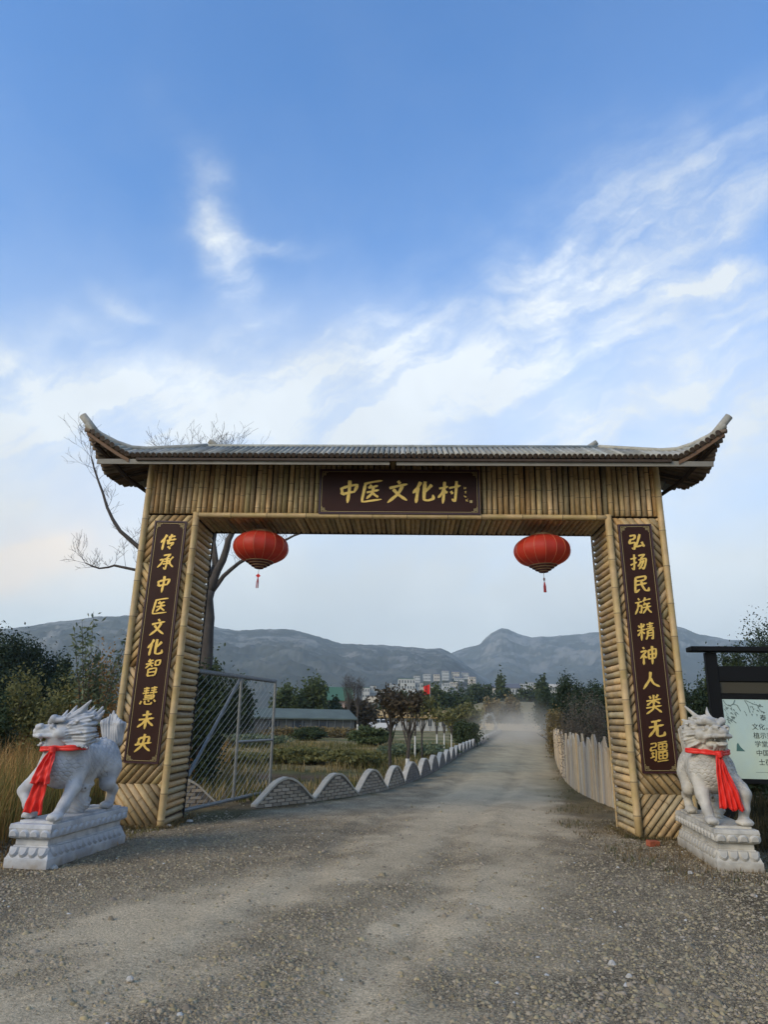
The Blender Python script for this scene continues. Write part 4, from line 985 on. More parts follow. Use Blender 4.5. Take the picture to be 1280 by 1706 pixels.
for kind,c,az,Ln,Wd,matl,lab,lab2 in (
 ('left',(-3.635,9.09),8,1.72,.50,mMarb,'white marble mythical beast, head turned in profile, on a carved plinth by the left post','red satin scarf tied round the left beast neck, its ends hanging over a bent foreleg'),
 ('right',(4.23,9.61),8.5,1.80,.50,mMarbR,'creamy marble mythical beast with open mouth facing front, on a plinth by the right post','red satin scarf knotted under the chin of the right marble beast, ends down its chest')):
    P=empty('marble_beast_statue',lab,'statue',(c[0],c[1],0),-math.radians(az),'pair of marble guardian beasts')
    V,F,hc,Rm,SC=beast(kind)
    if kind=='left': V[:,2]=.45+(V[:,2]-.45)*.965
    b=npmesh('beast_body',V,F,matl,P,smooth=True)
    b['label']='carved scaly beast with flame tail' if kind=='left' else 'carved horned beast with one forepaw raised'
    pedestal(P,Ln,Wd,.44,matl)
    Sc=empty('red_scarf',lab2,'scarf',(c[0],c[1],0),-math.radians(az),'red scarves on the marble beasts')
    # neck loop measured on the body: slice the mesh just under the jaw
    if kind=='left': zc=1.207; cy0=-.47; ox=0.; tiltv=lambda x,y: .00+.05*(x-0)-.0*(y+.5)
    else: zc=1.27; cy0=-.50; ox=-.07; tiltv=lambda x,y: -.02*(x)+.04*(y+.5)
    pts=[]; n=40; dx,dy=V[:,0]-ox,V[:,1]-cy0; ang=np.arctan2(dy,dx); rad=np.hypot(dx,dy); band=np.abs(V[:,2]-zc-np.array([tiltv(a,b_) for a,b_ in zip(V[:,0],V[:,1])]))<.028
    for i in range(n):
        a=-PI+2*PI*i/n; sel=band&(np.abs(np.angle(np.exp(1j*(ang-a))))<.16)&(rad<.36); r=np.percentile(rad[sel],85) if sel.any() else .2
        pts.append([a,min(r,.29)])
    pts=np.array(pts); 
    for _ in range(2): pts[:,1]=np.maximum(pts[:,1],(np.roll(pts[:,1],1)+np.roll(pts[:,1],-1))/2*.99)
    ring=[(ox+r*math.cos(a),cy0+r*math.sin(a),zc+tiltv(ox+r*math.cos(a),cy0+r*math.sin(a))) for a,r in pts]
    if kind=='left':
        kx,ky=-.02,min(p[1] for p in ring)-.01
        kn=(.03,ky-.015,zc-.01)
        tails=[([kn,(.0,ky-.05,1.05),(-.04,ky-.05,.82),(-.07,ky-.06,.66),(-.09,ky-.05,.54)],.06,.24,0.),([kn,(.02,ky-.06,1.1),(-.01,ky-.09,.95),(-.02,ky-.10,.85)],.06,.23,1.3)]
    else:
        ky=min(p[1] for p in ring)-.01; kn=(-.075,ky-.015,zc-.02)
        tails=[([kn,(-.085,ky-.05,1.05),(-.075,ky-.07,.85),(-.07,ky-.07,.66)],.06,.155,0.5),([kn,(-.04,ky-.05,1.05),(.02,ky-.08,.85),(.055,ky-.08,.645)],.05,.15,2.)]
    scarf(Sc,ring,kn,tails)
# ------------------------------------------------------------------ wire gate leaf
wg=empty('wire_gate_leaf','open galvanised gate leaf strung with diagonal wires, swung inward beside the left post','gate',(0,0,0))
A=np.array([-3.20,12.38]); B=np.array([-2.30,15.75])
def gl(t,z): p=A+(B-A)*t; return (p[0],p[1],z)
zt,zb=2.33,.10
def pipe(name,a,b,r=.024,m_=mSteel,par=wg):
    m=MB(); m.tube([a,b],r,8); return m.build(name,m_,par,smooth=False)
pipe('top_rail',gl(0,zt),gl(1,zt)); pipe('bottom_rail',gl(0,zb),gl(1,zb)); pipe('hinge_stile',gl(0,zb),gl(0,zt)); pipe('end_stile',gl(1,zb-.05),gl(1,zt+.03),.03)
pipe('middle_stile',gl(.52,zb),gl(.52,zt),.028); pipe('middle_rail',gl(.52,1.12),gl(1,1.12)); pipe('brace',gl(.50,zt-.05),gl(.02,.62),.03)
ww=3.49; hh=zt-zb; k=0
SLP=.66
for c in np.arange(-hh/SLP+.1,ww,.215):
    # wire along direction (1,1) in leaf plane clipped to the frame
    t0=max(0,c); t1=min(ww,c+hh/SLP)
    if t1-t0<.05: continue
    z0=zb+(t0-c)*SLP; z1=zb+(t1-c)*SLP
    m=MB(); m.tube([gl(t0/ww,z0),gl(t1/ww,z1)],.0034,4); m.build('wire',mat('bright_wire',(.36,.36,.33),.5,metal=.5),wg)
    # short return wires twisted on the top and bottom rails
    if t1<ww-.2 and t1>.3:
        m=MB(); m.tube([gl(t1/ww,zt),gl((t1+.22)/ww,zt-.22)],.004,4); m.build('return_wire',mat('bright_wire',(.36,.36,.33),.5,metal=.5),wg)
for t in np.linspace(.03,.99,46):
    for zz in (zt,zb):
        m=MB(); m.tube([gl(t-.004,zz-.03),gl(t+.004,zz+.03)],.031 if zz>1 else .020,5); m.build('wire_wrap',mSteel,wg)
# ------------------------------------------------------------------ wavy garden wall
WP=np.array([(-4.2,11.0),(-3.25,12.25),(-2.27,13.68),(-1.29,14.95),(-.55,16.1),(.12,17.5),(.66,19.2),(1.15,21.2),(1.72,23.8),(2.35,27.2),(3.05,31.),(3.95,36.),(5.2,42.5),(6.9,50.6),(9.3,63.),(12.2,78.),(16.1,98.)])
def resample(P,steps):
    d=np.r_[0,np.cumsum(np.linalg.norm(np.diff(P,axis=0),axis=1))]; return np.c_[np.interp(steps,d,P[:,0]),np.interp(steps,d,P[:,1])],d[-1]
_,LT=resample(WP,[0])
bnd=[float(np.linalg.norm(WP[1]-WP[0])+np.linalg.norm(WP[2]-WP[1])),4.87]
while bnd[-1]<LT-2.2: bnd.append(bnd[-1]+(1.5 if bnd[-1]<9 else 2.0 if bnd[-1]<14 else 2.35))
wall=empty('wavy_brick_wall','low grey brick garden wall with wave-shaped coping along the left road edge','wall')
rb=random.Random(3); bricks=0
bm_cache={}
segs=[(np.array((-4.25,13.45)),np.array((-2.98,13.95)))]+[tuple(resample(WP,[s0,s1])[0]) for s0,s1 in zip(bnd[:-1],bnd[1:])]
for hi,(a,b) in enumerate(segs):
    Lh=np.linalg.norm(b-a); d=(b-a)/Lh; n=np.array([d[1],-d[0]]); Hh=.48
    ht=lambda u: .05+(Hh-.05)*(math.sin(PI*min(max(u/Lh,0),1))**(1.2 if hi<4 else .9))
    ang=math.atan2(d[1],d[0]); nseg=12
    # mortar core
    m=MB(); vs=[]; us=np.linspace(0,Lh,nseg+1)
    for u in us:
        for off in (-.045,.045):
            p=a+d*u+n*off; vs+=[(p[0],p[1],-.03),(p[0],p[1],ht(u)-.02)]
    fs=[]
    for i in range(nseg):
        o=i*4; fs+=[(o,o+4,o+5,o+1),(o+2,o+3,o+7,o+6),(o+1,o+5,o+7,o+3)]
    fs+=[(0,1,3,2),(nseg*4,nseg*4+2,nseg*4+3,nseg*4+1)]
    m.add(vs,fs); core=m.build('hump',mMortar,wall)
    # coping band
    m=MB(); vs=[]
    for u in us:
        for off,dz in ((-.068,0),(.068,0)):
            p=a+d*u+n*off; jz=rb.uniform(-.006,.006); vs+=[(p[0],p[1],ht(u)-.022+jz),(p[0],p[1],ht(u)+.018+jz)]
    m.add(vs,fs+[(i*4,i*4+2,i*4+6,i*4+4) for i in range(nseg)]); m.build('coping',mConc,wall)
    # bricks, each its own piece on the near humps
    ch=.062; nb=0; far=MB()
    row=0; z=.0
    while z<Hh-.05:
        x=-(.11 if row%2 else 0)+rb.uniform(-.01,.01)
        while x<Lh:
            x0,x1=max(x,0),min(x+.205,Lh); xm=(x0+x1)/2
            if x1-x0>.05 and ht(x0+.01)>z+ch*.6 and ht(x1-.01)>z+ch*.6:
                for sd in (1,-1):
                    p=a+d*xm+n*sd*(.052+rb.uniform(-.003,.004))
                    if hi<5 and bricks<290:
                        key=round((x1-x0)/.02)
                        if key not in bm_cache:
                            q=MB(); q.box((0,0,0),(key*.02-.012,.022,ch-.013)); me=bpy.data.meshes.new('brick'); me.from_pydata(q.v,[],q.f); me.materials.append(mBrick); bm_cache[key]=me
                        if sd==1: 
                            o=link('brick',bm_cache[key],wall); o.location=(p[0],p[1],z+ch/2); o.rotation_euler=(rb.uniform(-.05,.05),rb.uniform(-.035,.035),ang+rb.uniform(-.03,.03)); bricks+=1
                        else: far.box((p[0],p[1],z+ch/2),(x1-x0-.012,.022,ch-.013),ang)
                    else: far.box((p[0],p[1],z+ch/2),(x1-x0-.012,.022,ch-.013),ang)
            x+=.215
        z+=ch; row+=1
    if far.v: 
        if 'farb' not in globals(): farb=MB()
        farb.add(far.v,far.f)
o=farb.build('far_bricks',mat('far_brick',(.22,.19,.155),.9,var=.35,vscale=6),wall); o['kind']='stuff'
# ------------------------------------------------------------------ plank fence on the right
FP=np.array([(4.55,14.2),(4.58,15.9),(4.72,17.8),(5.1,20.4),(5.75,23.6),(6.6,27.6),(7.9,33.4),(9.7,41.),(11.9,50.4),(15.2,66.),(19.3,86.),(24.,108),(23.5,118),(15,124)])
_,FT=resample(FP,[0])
fence=empty('plank_fence','weathered plank fence with jagged pointed tops along the right edge of the road','fence')
rf=random.Random(12); sdist=0.; npl=0; farp=MB()
while sdist<FT:
    w=rf.uniform(.10,.17) if sdist<30 else .22
    (p,q),_=resample(FP,[sdist,min(sdist+.1,FT)]); d=(q-p); dn_=np.linalg.norm(d)
    if dn_<1e-4: break
    ang=math.atan2(d[1],d[0])
    tri=lambda s: abs(((s/.62)%1)*2-1)
    jh=rf.uniform(-.05,.04); h0=1.0+.38*(1-tri(sdist))+jh+rf.uniform(-.02,.02); h1=1.0+.38*(1-tri(sdist+w))+jh+rf.uniform(-.02,.02)
    if 15<sdist: h0-=.12; h1-=.12
    th=.02; g=.006; x0,x1=0,w-g
    hm=max(h0,h1)+.0
    vs=[(x0,-th,0),(x1,-th,0),(x1,-th,h1),(x0,-th,h0),(x0,th,0),(x1,th,0),(x1,th,h1),(x0,th,h0)]
    fs=[(0,1,2,3),(7,6,5,4),(4,5,1,0),(3,2,6,7),(0,3,7,4),(1,5,6,2)]
    off=rf.uniform(-.012,.012)
    if npl<290:
        m=MB(); m.add(vs,fs); o=m.build('plank',mPlank,fence); o.location=(p[0]-math.sin(ang)*off,p[1]+math.cos(ang)*off,-.03); o.rotation_euler=(rf.uniform(-.03,.03),rf.uniform(-.022,.022),ang+rf.uniform(-.03,.03)); npl+=1
    else:
        c,s_q=math.cos(ang),math.sin(ang); farp.add([(p[0]+x*c-y*s_q,p[1]+x*s_q+y*c,z-.03) for x,y,z in vs],fs)
    sdist+=w
o=farp.build('far_planks',mPlankF,fence); o['kind']='stuff'
for zz in (.35,.85):
    m=MB(); Pn,_=resample(FP,np.arange(0,FT,1.5)); m.tube([(x+.05,y,zz) for x,y in Pn],.03,5); m.build('rail',mDark,fence)
# ------------------------------------------------------------------ information board
bd=empty('information_board','dark framed information board with pale green panel behind the right marble beast','sign',tuple(float(q) for q in at(1280,1340,11.4)[:2])+(0,),math.radians(-6))
bx=bd.location.x
def bb(name,c,d,m_=mBoard,ry=0): 
    m=MB(); m.box((0,0,0),d); o=m.build(name,m_,bd); o.location=c; o.rotation_euler=(0,ry,0); o.modifiers.new('b','BEVEL').width=.006; return o
bb('post',(-.595,0,1.33),(.175,.10,2.72)); bb('post',(1.90,0,1.33),(.175,.10,2.72))
bb('cap_beam',(.65,0,2.745),(3.13,.30,.075)); bb('upper_crossbar',(.65,.0,2.365),(2.32,.06,.235)); bb('lower_crossbar',(.65,0,2.02),(2.32,.08,.085))
bb('infill_panel',(.65,.012,2.155),(2.32,.02,.185),mat('brown_glass',(.05,.042,.025),.4))
bb('backing',(.65,.012,1.39),(2.32,.05,1.18)); bb('bottom_bar',(.65,0,.765),(2.32,.08,.07))
m=MB(); m.box((0,0,0),(2.30,.012,1.17)); pp=m.build('poster',mBoardP,bd); pp.location=(.655,-.022,1.388)
def ptext(body,x,z,size):
    cu=bpy.data.curves.new('text','FONT'); cu.body=body; cu.size=size; cu.extrude=.0008
    o=bpy.data.objects.new('text_line',cu); COL.objects.link(o); o.parent=bd; o.location=(x,-.030,z); o.rotation_euler=(PI/2,0,0); cu.materials.append(mInk)
    dg=bpy.context.evaluated_depsgraph_get(); me=bpy.data.meshes.new_from_object(o.evaluated_get(dg)); bpy.data.objects.remove(o)
    me.name='text_line'; me.materials.clear(); me.materials.append(mInk)
    o=link('text_line',me,bd); o.location=(x,-.030,z); o.rotation_euler=(PI/2,0,0); return o
for body,x,z in (('泰',.035,1.70),('文化，',-.10,1.565),('植示范',-.095,1.435),('学堂，',-.09,1.31),('中国',-.085,1.18),('士莅',-.065,1.045)): ptext(body,x,z-.035,.098)
mm=MB(); ribbon(mm,[(-.12,.90),(1.4,.90)],.004,-.0285,.001); mm.build('rule_line',mInk,bd)
# ink-wash plants on the poster
m=MB(); rr=random.Random(8)
for q in range(26):
    x,z=-.47+rr.uniform(0,.18),1.93-rr.uniform(0,.30); m.add([(x,-.0295,z),(x+rr.uniform(-.04,.05),-.0295,z-.01),(x+rr.uniform(0,.04),-.0295,z-.05)],[(0,2,1)])
for q in range(26):
    x,z=-.16+rr.uniform(-.04,.26),1.95-rr.uniform(0,.20); m.add([(x,-.0296,z),(x+rr.uniform(-.03,.04),-.0296,z-.012),(x+rr.uniform(0,.03),-.0296,z-.04)],[(0,2,1)])
for pl in ([(-.48,1.955),(-.45,1.90),(-.40,1.875),(-.34,1.90),(-.31,1.955)],[(-.34,1.90),(-.28,1.88),(-.24,1.80)],[(-.16,1.955),(-.12,1.88),(-.10,1.78)],[(-.14,1.955),(-.02,1.90),(.10,1.87)],[(-.45,1.70),(-.38,1.66),(-.33,1.62)]):
    p=catmull([(a*100,b*100) for a,b in pl],4); ribbon(m,[(a/100,b/100) for a,b in p],.012,-.0285,.001)
m.build('ink_branch',mat('ink_wash',(.16,.21,.19),.8),bd)
m=MB(); m.add([(-.37,-.0297,1.20),(-.355,-.0297,1.30),(-.335,-.0297,1.325),(-.30,-.0297,1.26),(-.24,-.0297,1.20)],[(0,4,3,2,1)]); m.build('ink_hill',mat('ink_hill',(.07,.15,.13),.8),bd)
# ------------------------------------------------------------------ vegetation
def leaves(centers,size,seed,flat=.0,aspect=1.8,up=None):
    """one small bent leaf (2 triangles as a kite) per centre"""
    r=np.random.default_rng(seed); n=len(centers)
    a=r.normal(size=(n,3)); a[:,2]+=flat if up is None else up; a/=np.linalg.norm(a,axis=1)[:,None]
    b=r.normal(size=(n,3)); b-=a*(a*b).sum(1)[:,None]; b/=np.linalg.norm(b,axis=1)[:,None]
    s=(size*r.uniform(.55,1.35,n))[:,None]
    V=np.stack([centers-a*s,centers+b*s/aspect,centers+a*s,centers-b*s/aspect],1).reshape(-1,3)
    F=np.arange(n*4).reshape(n,4); return V,F
def crown_pts(n,w,d,h,z0,seed,shape='round',clumps=26,spread=.22,hollow=.35):
    r=np.random.default_rng(seed); m=clumps; C=[]
    while len(C)<m:
        p=r.uniform(-1,1,3); q=np.linalg.norm(p)
        if q>1 or q<hollow: continue
        if shape=='cone':
            t=(p[2]+1)/2; lim=(1-t)**.8+.05
            if math.hypot(p[0],p[1])>lim: continue
        C.append(p)
    C=np.array(C); k=r.integers(0,m,n); sz=r.uniform(.6,1.3,m)[k]
    P=C[k]+r.normal(0,spread,(n,3))*sz[:,None]
    P[:,2]=np.maximum(P[:,2],-1.05)
    return np.c_[P[:,0]*w/2,P[:,1]*d/2,(P[:,2]+1)/2*h+z0]
def limb_tree(m,base,h,r0,seed,nb=7,spread=.5,z0=.25,up=.7):
    rr=random.Random(seed); m.tube([base,(base[0]+rr.uniform(-.03,.03)*h,base[1],base[2]+h*.35),(base[0]+rr.uniform(-.05,.05)*h,base[1],base[2]+h*.75)],[r0,r0*.75,r0*.3],7)
    for i in range(nb):
        t=z0+(.7-z0)*i/nb; a=rr.uniform(0,2*PI); z=base[2]+h*t; l=spread*h*rr.uniform(.6,1.)*(1-t*.5)
        m.tube([(base[0],base[1],z),(base[0]+math.cos(a)*l*.5,base[1]+math.sin(a)*l*.5,z+l*up*.6),(base[0]+math.cos(a)*l,base[1]+math.sin(a)*l,z+l*up)],[r0*.4,r0*.25,r0*.08],5)
def tree(name,label,cat,x,y,h,w,n,size,leaf,z0=.15,shape='round',clumps=26,seed=1,group=None,spread=.2,z=0.,d=None,trunk_r=None,bark=None,nb=6):
    o=empty(name,label,cat,(x,y,z),0,group)
    m=MB(); limb_tree(m,(0,0,-.1),h*.95,trunk_r or .022*h+.02,seed,nb=nb); m.build('trunk',bark or mBark,o,smooth=True)
    P=crown_pts(n,w,d or w,h*(1-z0),h*z0,seed,shape,clumps,spread); V,F=leaves(P,size,seed)
    npmesh('crown',V,F,leaf,o); return o
LF=dict(pine=leafm('pine_needles',(.030,.046,.021),.15),dkgreen=leafm('dark_leaves',(.045,.062,.022),.2),olive=leafm('olive_leaves',(.15,.14,.045)),mid=leafm('mid_leaves',(.075,.095,.032)),
 autumn=leafm('autumn_leaves',(.27,.155,.045)),ochre=leafm('ochre_leaves',(.21,.155,.065)),brown=leafm('brown_leaves',(.075,.055,.030)),grey=leafm('dry_brown_twigs',(.13,.105,.075)),pale=leafm('pale_green_leaves',(.13,.155,.08)))
def px_tree(name,label,cat,px0,px1,ytop,Y,leaf,n,ybase=None,size=None,**k):
    """tree standing on the ground at depth Y, spanning px0..px1 with its top at ytop"""
    c=at((px0+px1)/2,ytop,Y); w=abs(at(px1,ytop,Y)[0]-at(px0,ytop,Y)[0]); h=c[2]
    return tree(name,label,cat,float(c[0]),Y,float(h),float(w),n,size or Y*.0022+.02,leaf,**k)
# left background
px_tree('pine_tree','broad dark pine mass at the far left edge behind the dry grass','tree',-90,62,1056,40,LF['pine'],30000,z0=.05,clumps=80,size=.085,seed=11,spread=.16,group='dark pines on the left')
px_tree('pine_tree','dark pine with stepped right side, next to the broad one at the left edge','tree',15,100,1080,42,LF['pine'],18000,z0=.04,clumps=50,size=.085,seed=12,spread=.17,group='dark pines on the left')
px_tree('pine_tree','small low dark pine rising between the pine mass and the autumn shrub','tree',88,138,1112,38,LF['pine'],9000,z0=.03,clumps=26,size=.075,seed=13,group='dark pines on the left')
px_tree('shrub','tall olive shrub in front of the dark pines, above the dry grass','shrub',5,78,1112,22,LF['olive'],6500,z0=.03,clumps=34,seed=14,size=.05,spread=.2)
px_tree('shrub','green brown thicket behind the left marble beast head','shrub',70,150,1140,20,LF['olive'],6500,z0=.02,clumps=30,seed=15,size=.045,spread=.25)
px_tree('shrub','ochre autumn shrub between the sapling and the left gate post','shrub',138,215,1118,17,LF['autumn'],8000,z0=.05,clumps=34,seed=16,size=.035,spread=.26)
px_tree('shrub','low dark shrub at the left frame edge below the pines','shrub',-40,30,1150,18,LF['dkgreen'],5000,z0=.02,clumps=24,seed=17,size=.045)
px_tree('shrub','dark evergreen shrub at the foot of the bare willow behind the wire gate','shrub',306,384,1116,17.8,LF['dkgreen'],9000,z0=.0,clumps=50,seed=18,size=.05,d=1.2)
# young sapling with pale leaves
c=at(165,1025,15.); o=empty('sapling','slender sapling with sparse pale leaves against the hazy hill, left of the post','tree',(float(c[0])+.1,15.,0))
m=MB(); rr=random.Random(5); tips=[]
for i in range(13):
    a=rr.uniform(0,2*PI); r=rr.uniform(.12,.62); hh=rr.uniform(2.4,3.75); x,y=r*math.cos(a),r*math.sin(a)*.7
    pts=[(0,0,0),(x*.25,y*.25,hh*.4),(x*.7,y*.7,hh*.75),(x,y,hh)]; m.tube(pts,[.014,.011,.007,.003],5)
    for q in range(85):
        t=rr.uniform(.5,1.02); j=np.array([np.interp(t,[0,.4,.75,1.05],[p[e] for p in pts]) for e in range(3)]); tips.append(j+np.array([rr.gauss(0,.07),rr.gauss(0,.07),rr.gauss(0,.06)]))
m.build('stems',mBark,o); V,F=leaves(np.array(tips),.065,3,aspect=3.0); npmesh('leaves',V,F,LF['pale'],o)
# bare willow behind the left post
wl=empty('bare_willow','leafless willow behind the left post, bare twigs spreading beyond the roof','tree',tuple(float(q) for q in gp(334,1262)[:2])+(0,))
WY=float(wl.location.y)*0+19.5; wl.location=(float(at(335,1190,WY)[0]),WY,0)
def wp(px,py,dy=0.): p=at(px,py,WY+dy); return Vector((p[0]-wl.location.x,p[1]-wl.location.y,p[2]))
def poly(pts,r0,r1,m,sides=8):
    P=[wp(*p) for p in pts]; n=len(P); P2=[]; 
    for i in range(n-1):
        for t in (0,.5): P2.append(P[i].lerp(P[i+1],t)+Vector((random.uniform(-.03,.03),random.uniform(-.05,.05),0)) if t else P[i])
    P2.append(P[-1]); k=len(P2); m.tube(P2,[r0+(r1-r0)*i/(k-1) for i in range(k)],sides); return P2
m=MB(); T0=poly([(334,1262),(339,1180),(343,1110),(346,1050),(347,1010),(350,985)],.20,.13,m,12)
T1=poly([(349,990),(362,950),(377,915),(388,885),(392,840),(384,800),(376,768)],.13,.035,m)
m.build('trunk',mBark,wl,smooth=True)
limbs=[]
m=MB()
limbs.append((poly([(350,990),(372,960),(398,938),(440,915),(475,900),(508,886)],.075,.025,m),.02))
limbs.append((poly([(350,960),(330,920),(290,930),(233,914),(200,885),(178,845),(163,800),(152,762)],.10,.02,m),.02))
limbs.append((poly([(349,985),(300,965),(228,950),(190,942),(165,947),(142,938)],.06,.015,m),.02))
limbs.append((poly([(350,985),(345,930,1),(325,860,1.),(305,810,1.2),(292,780,1.),(275,762,.8)],.09,.02,m),.02))
limbs.append((poly([(362,950),(352,880,.5),(345,820,.6),(338,790,.6),(345,768,.5)],.07,.02,m),.02))
limbs.append((poly([(388,885),(400,850,-.5),(395,800,-.8),(378,780,-.6),(380,765,-.5)],.06,.02,m),.02))
limbs.append((poly([(349,990),(356,940,.4),(357,900,.5),(362,860,.5),(335,805,.8),(322,778,.8)],.06,.02,m),.02))
m.build('limbs',mBark,wl,smooth=True)
tw=MB(); rw=random.Random(77)
def twig(p,d,l,r,depth):
    n=4; pts=[p]; q=p.copy(); d=d.normalized()
    for i in range(n):
        d=(d+Vector((rw.uniform(-.33,.33),rw.uniform(-.33,.33),rw.uniform(-.18,.28)))).normalized(); q=q+d*l/n; pts.append(q.copy())
    tw.tube(pts,[max(r*(1-.75*i/n),.0035) for i in range(n+1)],3,cap=False)
    if depth>0:
        for k in range(rw.randint(2,4)):
            i=rw.randint(1,n); a=pts[i]; dd=(d+Vector((rw.uniform(-1,1),rw.uniform(-1,1),rw.uniform(-.3,.9)))).normalized(); twig(a,dd,l*rw.uniform(.45,.75),r*.55,depth-1)
for P,_ in limbs+[(T1,.03)]:
    n=len(P)
    for i in range(n//3,n):
        for k in range(1 if i<n-3 else 3):
            a=P[i]; base=(P[i]-P[i-1]).normalized(); dd=(base*.6+Vector((rw.uniform(-1,1),rw.uniform(-.8,.8),rw.uniform(-.2,1.2)))).normalized()
            twig(a,dd,rw.uniform(.45,1.0)*(.95 if a.z>7.2 else .72),.0075,2)
tw.build('twigs',mTwig,wl)
# dry grass slope on the left and verge tufts
def blades(xy,hmin,hmax,w,seed,lean=.35,zf=None):
    r=np.random.default_rng(seed); n=len(xy); h=r.uniform(hmin,hmax,n)*r.uniform(.6,1.,n); a=r.uniform(0,2*PI,n); ln=r.uniform(0,lean,n)*h; b=r.uniform(0,2*PI,n)
    wx,wy=np.cos(a)*w/2,np.sin(a)*w/2; z=np.zeros(n) if zf is None else zf
    p=np.c_[xy,z]; V=np.stack([p+np.c_[-wx,-wy,0*z-.02],p+np.c_[wx,wy,0*z-.02],p+np.c_[wx*.7+np.cos(b)*ln*.4,wy*.7+np.sin(b)*ln*.4,h*.6],p+np.c_[np.cos(b)*ln,np.sin(b)*ln,h],p+np.c_[-wx*.7+np.cos(b)*ln*.4,-wy*.7+np.sin(b)*ln*.4,h*.6]],1).reshape(-1,3)
    F=(np.array([[0,1,2,4],[4,2,3,3]])[None]+np.arange(n)[:,None,None]*5)
    F3=(np.array([[0,1,2],[0,2,4],[4,2,3]])[None]+np.arange(n)[:,None,None]*5).reshape(-1,3); return V,F3,h
def grass(name,label,xy,hmin,hmax,w,seed,cols,lean=.35,keep=None,cat='grass'):
    V,F,h=blades(xy,hmin,hmax,w,seed,lean); r=np.random.default_rng(seed+1); C=np.array(cols); g=fbm(xy[:,0],xy[:,1],1.2,3,seed%50); k=np.clip(((g-.3)/.4*len(C)+r.normal(0,.6,len(xy))).astype(int),0,len(C)-1)
    c=np.repeat(C[k]*r.uniform(.6,1.3,len(xy))[:,None],5,0)
    o=npmesh(name,V,F,mat('grass_blades',(.2,.15,.08),.75,attr='col',trans=.3,spec=.15),cols=c); tag(o,label=label,cat=cat,kind='stuff'); return o
STRAW=[(.20,.17,.05),(.34,.20,.065),(.46,.27,.09),(.48,.30,.12),(.34,.16,.05)]
r=np.random.default_rng(33)
def region(n,x0,x1,y0,y1,f): 
    x=r.uniform(x0,x1,n); y=y0*(y1/y0)**r.random(n); k=f(x,y); return np.c_[x,y][k]
xy=region(70000,-16,-3.9,8.2,26,lambda x,y:(x< -4.55-(y-8.5)*.02+.5*(fbm(x,y,.8,3,2)-.5))&(r.random(len(x))<np.clip(.35+(fbm(x,y,1.5,3,8)-.35)*3,0,1)))
grass('dry_grass','tall dry tawny grass on the bank behind the left marble beast',xy,.35,1.30,.013,61,STRAW,.5)
xy=region(16000,-9,-3.0,6.5,13,lambda x,y:(x<-3.2-.25*(10-y)+1.2*(fbm(x,y,.6,3,4)-.5))&(fbm(x,y,.45,3,14)>.52))
grass('short_dry_grass','short straw and weeds in the gravel around the left plinth',xy,.02,.08,.010,63,STRAW,.8)
r_f=np.random.default_rng(91); pts_=[]
for s in (-1,1):
    for k in range(1500):
        e=r_f.random(); lx=r_f.uniform(3.38,4.45); ly=-abs(r_f.normal(0,.07))-.05
        if e<.4: lx=3.40-abs(r_f.normal(0,.06)); ly=r_f.uniform(-.1,1.1)
        q=gw(s*lx,ly,0); pts_.append(q[:2])
grass('straw_litter','straw and weed litter gathered at the feet of both gate posts',np.array(pts_),.015,.07,.009,67,[(.17,.13,.06),(.24,.17,.08),(.10,.085,.035)],1.2)
xy=region(26000,2.9,9.5,8.,26,lambda x,y:(x>roadx(y)+1.9+.25*np.abs(y-12)*(y<12)+1.0*(fbm(x,y,.6,3,4)-.5))&(fbm(x,y,.5,3,24)>.46))
grass('short_dry_grass','short brown weeds on the right verge under the plank fence and plinth',xy,.02,.08,.010,64,[(.10,.075,.03),(.17,.12,.055),(.07,.075,.025),(.20,.14,.07)],.8)
xy=region(16000,4.6,11,9.2,15,lambda x,y:(x>5.0+.6*(fbm(x,y,.8,3,2)-.5)))
grass('dry_grass','tawny grass and dark weeds under the information board',xy,.15,.5,.014,65,[(.06,.05,.022),(.10,.075,.03),(.16,.11,.05),(.05,.055,.02)],.5)
xy=region(60000,-26,6,14.5,48,lambda x,y:(x<np.interp(y,WP[:,1],WP[:,0])-.35)&(fbm(x,y,2.6,3,34)>.34))
grass('garden_ground_cover','low green and straw ground cover in the garden beds behind the wavy wall',xy,.08,.38,.028,66,[(.085,.09,.025),(.16,.14,.045),(.26,.20,.08),(.12,.105,.035),(.34,.25,.11)],.6)
# ------------------------------------------------------------------ middle distance, left of the road
def px_box(px0,px1,ytop,Y,yb=None,z0=0.):
    a=at(px0,ytop,Y); b=at(px1,ytop,Y); return (a[0]+b[0])/2,abs(b[0]-a[0]),a[2]
MW=dict(white=mat('white_wall_paint',(.42,.415,.38),.8,var=.1,vscale=.6),cream=mat('cream_wall_paint',(.48,.42,.33),.8,var=.1,vscale=.6),pink=mat('pinkish_render',(.36,.25,.20),.85,var=.12,vscale=.6),grey=mat('grey_render',(.11,.11,.10),.85,var=.3,vscale=1.2),glass=mat('window_glass',(.035,.045,.055),.15,spec=.6),
 orange=mat('ochre_sheet_roof',(.42,.27,.10),.7,var=.15,vscale=2),green=mat('green_roof',(.06,.13,.075),.7,var=.15),slate=mat('slate_roof',(.12,.12,.13),.8,var=.2),scrub=mat('scrub_bank',(.06,.065,.04),.95,var=.4,vscale=.4),door=mat('dark_door',(.05,.045,.04),.6))
